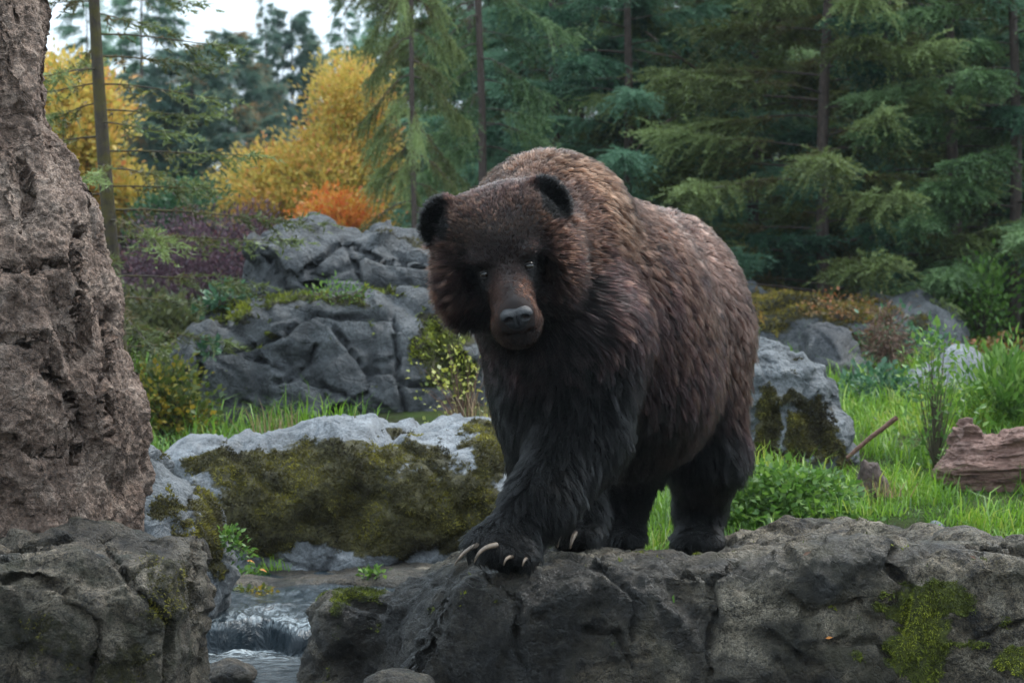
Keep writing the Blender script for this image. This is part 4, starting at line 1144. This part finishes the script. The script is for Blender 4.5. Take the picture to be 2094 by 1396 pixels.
host = [o for o in bpy.data.objects if o.get("label", "").startswith("spruce with bare dead branches")][0]
bpy.context.view_layer.update()
db = link("dead_branches", A.mesh("dead_branches"), plain_mat("dead_wood", (.17, .12, .10), .8), parent=host)
db.matrix_parent_inverse = host.matrix_world.inverted()

# ------------------------------------------------------------------ leafy trees, bushes and plants
def poly_sample(poly, n, rng):
    poly = np.asarray(poly, float); lo, hi = poly.min(0), poly.max(0); out = []
    while len(out) < n:
        q = lo + rng.rand(n * 2, 2) * (hi - lo)
        out += list(q[sdf2(poly, q[:, 0], q[:, 1]) < 0])
    return np.array(out[:n])

def leafy(name, outline, d, depth, ncl, per, size, mat, label, category, root, seed=1, spread=.12, flat=.5, aspect=.6, stem=.006, stem_mat=None, up=.2, droop=0.0, trunk=None,
          ellip=True, group=None, part="foliage", stempart="stems", tonefn=None):
    """a plant with real depth: leaf sprays fill a volume whose front outline is given; stems run from the root to the sprays"""
    rng = np.random.RandomState(seed)
    cp = poly_sample(outline, ncl, rng)
    pl = np.asarray(outline, float)
    s = -sdf2(pl, cp[:, 0], cp[:, 1]); s = np.clip(s / max(s.max(), 1e-6), 0, 1)
    off = rng.uniform(-1, 1, ncl) * depth * (np.sqrt(s) if ellip else 1)
    C = np.array([P(a, b, d) for a, b in cp]); C[:, 1] += off
    x, dd = XP(root[0], d), d
    z = ZP(root[1], d) if root[1] is not None else float(terrain_z(np.array([x]), np.array([d]))[0]) - .01
    R = np.array([x, dd, z])
    A = Acc(); S = Acc()
    n = ncl * per; ci = np.repeat(np.arange(ncl), per)
    axis_ = unit(C - R + rng.normal(0, .15, C.shape) * np.linalg.norm(C - R, axis=1)[:, None])
    loc = rng.normal(0, 1, (n, 3)) * spread * np.array([1, 1, flat])
    loc += axis_[ci] * rng.uniform(-1.2, 1.2, n)[:, None] * spread * .8
    pos = C[ci] + loc
    dirv = unit(unit(loc) * .8 + axis_[ci] * .5 + rng.normal(0, .35, (n, 3))); dirv[:, 2] += up - droop
    nr = unit(np.array([0, 0, 1.0]) + rng.normal(0, .55, (n, 3)))
    sz = size * rng.uniform(.55, 1.35, n)
    v, f = leaves(pos - R, dirv, nr, sz, sz * aspect)
    tone = np.clip(.5 + rng.normal(0, .2, ncl)[ci] + rng.normal(0, .13, n), 0, 1)
    if tonefn is not None: tone = np.clip(tonefn(pos, tone), 0, 1)
    e = empty(name, R, label, category, group)
    link(part, mesh_np(part, v, f, {"tone": np.repeat(tone, 4)}, False), mat, parent=e)
    tt = np.linspace(0, 1, 7)[:, None]
    for i in range(0, ncl, max(1, ncl // 60)):
        a, b = np.zeros(3), C[i] - R
        if trunk is not None:
            a = np.array([0, 0, min(max(b[2] * .35, .05), trunk)])
        bend = rng.normal(0, .08, 3) * np.linalg.norm(b)
        pth = a * (1 - tt) + b * tt + bend * (tt * (1 - tt)) + np.array([0, 0, .25 * np.linalg.norm(b)]) * (tt * (1 - tt)) * np.array([0, 0, 1])
        vv, ff = tube(pth, np.linspace(stem, stem * .25, 7), 4); S.add(vv, ff)
    if trunk is not None:
        zz = np.linspace(-.1, trunk * 1.15, 8); vv, ff = tube(np.stack([.03 * np.sin(zz * 2), .02 * np.cos(zz * 3), zz], 1), np.linspace(stem * 3.2, stem * 1.6, 8), 8); S.add(vv, ff)
    link(stempart, S.mesh(stempart), stem_mat or M_limb, parent=e, kind="stuff")
    return e

M_yellow = leaf_mat("maple_leaves_yellow", [(0, (.30, .30, .06)), (.3, (.52, .42, .09)), (.65, (.68, .47, .11)), (.88, (.70, .36, .10)), (1, (.62, .24, .09))], .55, .4, vary=.05)
M_orange = leaf_mat("maple_leaves_orange", [(0, (.58, .34, .06)), (.5, (.66, .25, .045)), (1, (.62, .14, .04))], .55, .4, vary=.1)
M_purple = leaf_mat("barberry_leaves_purple", [(0, (.040, .022, .032)), (.5, (.095, .046, .066)), (.85, (.16, .085, .11)), (1, (.26, .10, .10))], .6, .2, vary=.1)
M_green = leaf_mat("leaves_bright_green", [(0, (.04, .10, .016)), (.5, (.09, .19, .028)), (1, (.19, .30, .055))], .5, .4, vary=.12)
M_teal = leaf_mat("leaves_cool_green", [(0, (.02, .06, .028)), (.5, (.05, .13, .06)), (1, (.11, .22, .11))], .5, .3, vary=.12)
M_mixed = leaf_mat("leaves_yellow_green", [(0, (.04, .07, .015)), (.4, (.09, .12, .025)), (.7, (.20, .18, .025)), (1, (.38, .25, .03))], .55, .35, vary=.12)
M_oliv = leaf_mat("leaves_grey_olive", [(0, (.03, .04, .016)), (.5, (.075, .085, .034)), (1, (.15, .15, .06))], .6, .3, vary=.12)
M_pale = leaf_mat("leaves_pale_lemon", [(0, (.12, .16, .03)), (.5, (.36, .36, .06)), (.8, (.55, .5, .16)), (1, (.6, .62, .45))], .5, .35, vary=.08)
M_russet = leaf_mat("plants_russet", [(0, (.06, .05, .015)), (.5, (.18, .11, .025)), (1, (.34, .12, .045))], .6, .3, vary=.1)
M_dead = leaf_mat("dead_fern_brown", [(0, (.05, .028, .018)), (.5, (.13, .07, .045)), (1, (.22, .13, .09))], .75, .2, vary=.1)
M_redstem = plain_mat("red_brown_stem", (.10, .045, .03), .7)
M_greystem = plain_mat("grey_stem", (.07, .055, .045), .85)

def up_left(pos, t): return t + .15 * (perlin(pos * .9) * 2) 
leafy("yellow_maple", [(455, 405), (520, 335), (560, 305), (600, 335), (640, 275), (685, 240), (675, 190), (690, 115), (720, 140), (750, 150), (760, 300), (760, 480), (640, 480), (500, 470)], 22.5, .9, 420, 85, .055,
      M_yellow, "yellow autumn maple with feathery sprays above the capping boulder", "tree", (735, None), seed=21, spread=.15, flat=.32, aspect=.5, stem=.016, stem_mat=M_greystem, trunk=.9, tonefn=up_left, part="crown", stempart="limbs")
leafy("yellow_maple", [(60, 150), (120, 135), (160, 150), (215, 190), (225, 250), (180, 290), (205, 340), (160, 400), (110, 380), (60, 300)], 20.5, .7, 120, 85, .065,
      M_yellow, "yellow orange maple showing between the pillar and the mossy trunk", "tree", (140, None), seed=22, spread=.15, flat=.5, aspect=.6, stem=.018, stem_mat=M_greystem, trunk=1.2, part="crown", stempart="limbs")
leafy("yellow_maple", [(200, 380), (250, 350), (290, 400), (300, 450), (230, 470)], 21, .4, 45, 60, .06, M_yellow, "small yellow sapling at the foot of the mossy trunk", "tree", (250, None), seed=23, spread=.13, stem=.01, stem_mat=M_greystem, part="crown", stempart="limbs")
leafy("orange_bush", [(630, 460), (650, 420), (690, 410), (730, 430), (760, 480), (740, 520), (640, 520)], 19, .4, 90, 70, .045, M_orange, "flame orange bush just behind the capping boulder", "bush", (700, None), seed=24, spread=.10, flat=.6, stem=.008, stem_mat=M_greystem)
leafy("purple_bush", [(270, 530), (310, 480), (360, 462), (420, 470), (470, 450), (520, 446), (560, 460), (580, 560), (560, 700), (300, 700), (270, 620)], 17.5, .6, 420, 60, .030,
      M_purple, "dense dark purple bush left of the capping boulder", "bush", (430, None), seed=25, spread=.075, flat=1.2, aspect=.5, stem=.007, stem_mat=M_greystem, up=.5)
leafy("undergrowth_shrub", [(255, 640), (300, 620), (340, 640), (400, 660), (430, 710), (380, 780), (270, 800), (250, 700)], 14.2, .4, 160, 50, .045, M_oliv, "grey olive shrub below the purple bush", "bush", (330, None), seed=26, spread=.09, flat=.8, stem=.006)
leafy("bramble", [(275, 770), (330, 740), (390, 790), (420, 850), (400, 900), (280, 910)], 11.6, .3, 90, 34, .036, M_mixed, "yellowing bramble in the gap between the pillar and the huge boulder", "bush", (340, None), seed=27, spread=.06, flat=.8, aspect=.7, stem=.004)
leafy("sapling", [(430, 400), (390, 440), (350, 480), (300, 520), (300, 440), (350, 400), (400, 380)], 20.5, .35, 70, 45, .05, M_teal, "loose green sapling rising behind the purple bush", "tree", (350, None), seed=28, spread=.11, stem=.008, part="crown", stempart="limbs")
leafy("lemon_shrub", [(858, 720), (900, 700), (960, 680), (1005, 740), (1010, 830), (985, 860), (900, 860), (870, 800)], 10.7, .18, 46, 4, .024, M_pale, "thin red stemmed shrub with tiny lemon leaves beside the bear's chest", "shrub", (950, 890), seed=29, spread=.05, flat=1, aspect=.8, stem=.003, stem_mat=M_redstem)
leafy("clover_clump", [(1475, 1075), (1500, 1010), (1560, 975), (1630, 966), (1700, 990), (1745, 1030), (1765, 1085), (1760, 1120), (1480, 1120)], 9.0, .22, 260, 16, .030, M_green, "lush leafy green clump in front of the rounded mossy boulder", "plant", (1610, None), seed=30, spread=.035, flat=.6, aspect=.9, stem=.002, stem_mat=M_green)
leafy("leafy_weed", [(1870, 760), (1895, 700), (1935, 690), (1975, 760), (1990, 850), (1955, 920), (1890, 930), (1865, 850)], 10.3, .14, 60, 9, .036, M_green, "upright leafy weed with dark stems standing above the grass", "plant", (1912, 960), seed=31, spread=.05, flat=1, aspect=.6, stem=.003, stem_mat=plain_mat("dark_weed_stem", (.06, .05, .025), .8))
leafy("nettle_patch", [(1750, 720), (1790, 650), (1840, 640), (1900, 660), (1945, 700), (1960, 760), (1880, 800), (1780, 810)], 14.4, .2, 60, 10, .04, M_teal, "cool green leafy plants climbing the broad boulder", "plant", (1850, None), seed=32, spread=.06, flat=.8, aspect=.7, stem=.004, stem_mat=M_teal)
leafy("nettle_patch", [(1725, 800), (1760, 760), (1830, 770), (1860, 810), (1830, 850), (1740, 850)], 12.7, .15, 60, 14, .042, M_teal, "low cool green weeds between the charcoal boulder and the slab", "plant", (1790, None), seed=33, spread=.05, flat=.8, aspect=.7, stem=.003, stem_mat=M_teal)
leafy("dead_fern", [(1785, 680), (1800, 655), (1830, 660), (1840, 700), (1835, 745), (1800, 755), (1782, 720)], 13.8, .12, 40, 30, .05, M_dead, "clump of dead brown fern hanging by the charcoal boulder", "fern", (1812, 790), seed=34, spread=.05, flat=1.4, aspect=.2, stem=.003, up=-.6)
leafy("yellow_green_sapling", [(1960, 600), (2000, 560), (2040, 540), (2060, 620), (2050, 700), (1980, 720), (1955, 670)], 16.2, .25, 60, 22, .05, M_green, "yellow green sapling in front of the dark fir", "tree", (2005, None), seed=35, spread=.09, flat=.6, stem=.006, part="crown", stempart="limbs")
leafy("russet_plants", [(1990, 712), (2040, 700), (2110, 700), (2130, 725), (2060, 735), (2000, 730)], 15.2, .2, 40, 12, .035, M_russet, "russet low plants behind the slanted slab", "plant", (2060, None), seed=36, spread=.06, flat=.5, stem=.003)
leafy("grass_bush", [(2000, 800), (2040, 750), (2094, 740), (2140, 760), (2150, 900), (2050, 880)], 11.6, .3, 110, 16, .07, M_green, "tall bright green weeds behind the weathered log", "plant", (2070, None), seed=37, spread=.07, flat=1.2, aspect=.3, stem=.003, stem_mat=M_green, up=.8)
leafy("boulder_sprig", [(418, 700), (432, 695), (445, 708), (436, 725), (422, 718)], 12.05, .03, 9, 6, .04, M_teal, "small green sprig growing from a crack in the huge boulder", "plant", (430, 728), seed=38, spread=.022, flat=1, aspect=.7, stem=.002)
leafy("boulder_sprig", [(385, 640), (410, 630), (450, 600), (480, 592), (510, 600), (470, 615), (430, 625)], 12.9, .1, 24, 6, .06, M_teal, "pale leafed creeper on the mossy left shoulder of the huge boulder", "plant", (450, 630), seed=39, spread=.035, flat=.6, aspect=.6, stem=.003)
leafy("boulder_sprig", [(640, 600), (680, 585), (720, 585), (740, 598), (690, 610)], 12.4, .1, 22, 10, .026, M_green, "green weeds in the joint between the two stacked boulders", "plant", (690, 612), seed=40, spread=.03, flat=.8, aspect=.4, stem=.002, up=.5)
leafy("russet_plants", [(1640, 625), (1700, 600), (1780, 612), (1800, 640), (1740, 655), (1660, 650)], 15.2, .3, 34, 12, .03, M_russet, "russet low plants spread over the broad boulder's top", "plant", (1720, 655), seed=41, spread=.05, flat=.25, stem=.002)
leafy("watercress", [(432, 1180), (470, 1168), (520, 1172), (545, 1185), (500, 1197), (440, 1198)], 9.0, .12, 60, 9, .022, M_green, "bright green watercress floating beside the foreground block", "plant", (480, 1205), seed=42, spread=.022, flat=.35, aspect=.9, stem=.002)
leafy("watercress", [(478, 1212), (500, 1204), (535, 1206), (540, 1216), (495, 1222)], 8.5, .05, 16, 8, .020, M_mixed, "yellowish watercress scrap in mid stream", "plant", (510, 1224), seed=43, spread=.018, flat=.35, aspect=.9, stem=.002)
leafy("watercress", [(738, 1178), (750, 1168), (775, 1170), (785, 1180), (760, 1184)], 8.7, .04, 16, 8, .020, M_green, "little green cress tuft on the wet shelf", "plant", (762, 1186), seed=44, spread=.015, flat=.5, aspect=.9, stem=.002)
leafy("moss_creeper", [(455, 1085), (475, 1090), (500, 1120), (515, 1140), (500, 1140), (470, 1115)], 7.95, .03, 22, 8, .020, M_green, "green creeper tip trailing off the mossy slope", "plant", (470, 1120), seed=45, spread=.014, flat=1, aspect=.8, stem=.0015)

# ------------------------------------------------------------------ grass
M_grass = leaf_mat("meadow_grass", [(0, (.030, .085, .010)), (.45, (.105, .22, .016)), (.85, (.20, .36, .028)), (1, (.33, .38, .07))], .5, .4, vary=.0)
M_grass_dry = leaf_mat("dry_grass", [(0, (.10, .08, .03)), (.5, (.22, .16, .07)), (1, (.34, .22, .12))], .65, .3, vary=.2)
def grass(name, n, xr, yr, hts, mat, label, seed, wd=.006, keep=None, tone0=.5):
    rng = np.random.RandomState(seed)
    y = yr[0] + (yr[1] - yr[0]) * rng.rand(n) ** 1.15
    px = xr[0] + (xr[1] - xr[0]) * rng.rand(n)
    x = XP(px, y)
    q = np.stack([x * 2.2, y * 2.2, 0 * x + seed], 1); cl = fbm(q, 3)
    m = rng.rand(n) < np.clip(.75 + 1.8 * cl, .22, 1)
    x, y, cl = x[m], y[m], cl[m]; n = len(x)
    pos = np.stack([x, y, terrain_z(x, y) - .015], 1)
    ht = rng.gamma(3.0, 1 / 3.0, n).clip(.2, 2.6) * (hts[0] + hts[1]) / 2 * (1 + 1.8 * cl).clip(.3, 2.2) * np.interp(y, [8, 13, 17], [.75, 1.0, 1.2])
    ln = rng.normal(0, .55, (n, 3)); ln[:, 2] = 0; ln += 1.1 * np.stack([perlin(q[m] * .8 + 4), perlin(q[m] * .8 + 14), 0 * x], 1)
    v, f = blades(pos, ln, ht, wd * np.interp(y, [8, 16], [.8, 1.5]) * rng.uniform(.6, 1.4, n), rng)
    tone = np.clip(tone0 + .7 * cl + .5 * fbm(q[m] * .7 + 9, 2) + rng.normal(0, .22, n), 0, 1)
    link(name, mesh_np(name, v, f, {"tone": np.repeat(tone, 5)}, False), mat, kind="stuff", label=label, category="grass")
grass("meadow_grass", 95000, (1180, 2450), (8.25, 14.5), (.035, .115), M_grass, "bright green meadow grass behind the ledge", 71)
grass("undergrowth_grass", 42000, (-500, 640), (10.4, 16.5), (.05, .15), M_grass, "green grass in the gap left of the huge boulder", 72, tone0=.4)
grass("forest_edge_grass", 22000, (700, 2300), (17.3, 21), (.06, .2), M_oliv, "dull olive grass under the spruces", 73, wd=.009)

def tuft(name, px, py, d, n, h, mat, label, seed, spread=.05, wd=.005, category="grass tuft", leanx=0.0, z=None):
    rng = np.random.RandomState(seed)
    b = P(px, py, d)
    pos = rng.normal(0, 1, (n, 3)) * np.array([spread, spread * .6, 0])
    ln = rng.normal(0, .45, (n, 3)) + pos * 3; ln[:, 2] = 0; ln[:, 0] += leanx
    v, f = blades(pos, ln, h * rng.uniform(.4, 1.15, n), wd, rng)
    e = empty(name, b, label, category)
    link("blades", mesh_np("blades", v, f, {"tone": np.repeat(rng.uniform(.1, 1, n), 5)}, False), mat, parent=e, kind="stuff")
tuft("grass_tuft", 690, 868, 10.25, 90, .16, M_grass, "green grass tuft sprouting between the long boulder and the huge boulder", 81, .11)
tuft("dry_grass_tuft", 548, 885, 10.2, 40, .16, M_grass_dry, "wispy dry brown grass above the long mossy boulder", 82, .06, .003)
tuft("dry_grass_tuft", 590, 880, 10.15, 16, .13, M_grass_dry, "single dry seed stalks beside the wispy brown grass", 83, .03, .004)
tuft("grass_tuft", 460, 900, 10.3, 24, .10, M_grass, "short green sprig in the dip of the long boulder's top", 84, .05)
tuft("grass_tuft", 565, 1166, 8.95, 26, .075, M_grass, "little upright grass sprig on the wet shelf by the stream", 85, .03, .004)
tuft("dry_grass_tuft", 985, 870, 10.3, 60, .24, M_grass_dry, "reddish dry stalks behind the long boulder beside the bear", 86, .07, .003)
tuft("grass_tuft", 1600, 1002, 9.6, 40, .09, M_grass, "grass tuft against the base of the rounded mossy boulder", 88, .09)
tuft("dry_grass_tuft", 1815, 1015, 9.2, 40, .09, M_grass_dry, "straw coloured grass around the small broken stump", 89, .05, .004)
tuft("grass_tuft", 1760, 1050, 8.75, 70, .10, M_grass, "arching grass tuft beside the leafy green clump", 90, .1)

# ------------------------------------------------------------------ dead wood
def wood_mat(name, dark, mid, light, scl):
    m, nt, nd, lk, out = new_mat(name)
    co = nd.new("ShaderNodeTexCoord").outputs["Object"]
    mp = nd.new("ShaderNodeMapping"); mp.inputs["Scale"].default_value = scl; lk.new(co, mp.inputs[0])
    n1 = noise(nt, mp.outputs[0], 14, 6, .7, .6); n2 = noise(nt, co, 5, 5, .6)
    c = mix(nt, .5, ramp(nt, n1, [(.3, dark), (.5, mid), (.7, light)]), ramp(nt, n2, [(.35, dark), (.6, mid), (.75, light)]))
    b = N(nt, "BsdfPrincipled", Roughness=.7); lk.new(c, b.inputs["Base Color"])
    bp = N(nt, "Bump", Strength=.9, Distance=.05); lk.new(n1, bp.inputs["Height"]); lk.new(bp.outputs[0], b.inputs["Normal"])
    lk.new(b.outputs[0], out.inputs[0]); return m
M_log = wood_mat("weathered_red_wood", (.045, .020, .015), (.26, .135, .10), (.55, .36, .29), (1, 2, 6))
M_stump = wood_mat("dark_stump_wood", (.03, .02, .016), (.10, .062, .048), (.22, .15, .12), (4, 4, 1))
rock("weathered_log", [([(1908, 990), (1925, 954), (1955, 936), (1990, 911), (2040, 891), (2100, 871), (2200, 866), (2230, 1000), (2100, 1010), (2040, 1015), (1975, 1008)], 9.75, .15, .10, 9.85),
      ([(1950, 960), (1958, 885), (1978, 862), (2006, 866), (2024, 892), (2035, 960)], 9.8, .09, .04, 9.9)], .011,
     "reddish weathered broken log lying in the grass", M_log, amp=(.03, .012), freq=(3, 11), cracks=(.012, 5), stretch=(.22, 1, 2.0), fine=(.036, 5, 1), k=.05, seed=67, category="log")
rock("broken_stump", [([(1756, 975), (1762, 945), (1772, 938), (1780, 950), (1796, 944), (1806, 970), (1826, 998), (1824, 1040), (1768, 1045), (1752, 1005)], 9.3, .05, .03, 9.35)], .006,
     "small broken dark stump leaning against the rounded mossy boulder", M_stump, amp=(.012, .008), freq=(7, 22), stretch=(1, 1, .4), fine=(.012, 12, 0), seed=68, category="stump", k=.03)
sp = np.array([P(1732, 936, 9.75), P(1778, 896, 9.72), P(1805, 876, 9.70), P(1834, 853, 9.68)])
sp = np.stack([np.interp(np.linspace(0, 3, 14), np.arange(4), sp[:, a]) for a in range(3)], 1)
sv, sf = tube(sp, np.linspace(.009, .012, 14), 8)
sv += .004 * np.stack([perlin(sv * 40 + k) for k in range(3)], 1)
link("stick", mesh_np("stick", sv - sp[0], sf), plain_mat("red_brown_stick", (.12, .055, .035), .7, .5, 60, .6), loc=sp[0], label="red brown stick poking up from beside the rounded boulder", category="stick")

def fallen(px, py, d, size, mat, label, ang, tilt=(0, -.4, 1)):
    b = P(px, py, d); n = np.array([tilt], float)
    v, f = leaves(np.zeros((1, 3)), np.array([[math.cos(ang), -.2, math.sin(ang)]]), n, np.array([size]), np.array([size * .45]), .2)
    link("fallen_leaf", mesh_np("fallen_leaf", v, f, {"tone": np.full(4, .5)}, False), mat, loc=b, label=label, category="leaf")
fallen(504, 1146, 8.55, .034, M_orange, "orange fallen leaf on the sand below the mossy slope", -.1)
fallen(530, 1163, 8.62, .034, M_orange, "brownish orange leaf lying at the stream's edge", -.25)

def on_surface(v, px, py):
    a, b = project(v); m = np.hypot(a - px, b - py) < 9
    c = v[m]; return c[c[:, 1].argmin()]
for px, py, sz, mt, ang, lab in ((1685, 1306, .022, M_orange, .2, "small red orange leaf stuck to the ledge's wet front"), (1385, 1212, .045, M_green, -1.9, "narrow green leaf stuck to the ledge's front"),
                                 (1640, 1130, .026, M_dead, .5, "curled brown leaf on the ledge's top"), (1990, 1140, .024, M_dead, 2.6, "dry brown leaf on the ledge's outer top")):
    c = on_surface(LEDGE[1], px, py) + np.array([0, -.006, .004])
    v, f = leaves(np.zeros((1, 3)), np.array([[math.cos(ang), -.15, math.sin(ang)]]), np.array([[.1, -1, .5]]), np.array([sz]), np.array([sz * .38]), .2)
    link("fallen_leaf", mesh_np("fallen_leaf", v, f, {"tone": np.full(4, .6)}, False), mt, loc=c, label=lab, category="leaf")

# ------------------------------------------------------------------ rainy haze
def haze():
    v = np.array([[x, y, z] for x in (-95, 95) for y in (-55, 140) for z in (-2.2, 16.0)], float)
    f = np.array([[0, 1, 3, 2], [4, 6, 7, 5], [0, 4, 5, 1], [2, 3, 7, 6], [0, 2, 6, 4], [1, 5, 7, 3]])
    m, nt, nd, lk, out = new_mat("rain_haze")
    pv = nd.new("ShaderNodeVolumePrincipled"); pv.inputs["Color"].default_value = (.80, .90, 1.0, 1); pv.inputs["Density"].default_value = .0004
    pv.inputs["Anisotropy"].default_value = .2
    lk.new(pv.outputs[0], out.inputs["Volume"])
    link("haze", mesh_np("haze", v, f, None, False), m, kind="stuff", label="thin pale rain haze filling the air of the clearing")
haze()
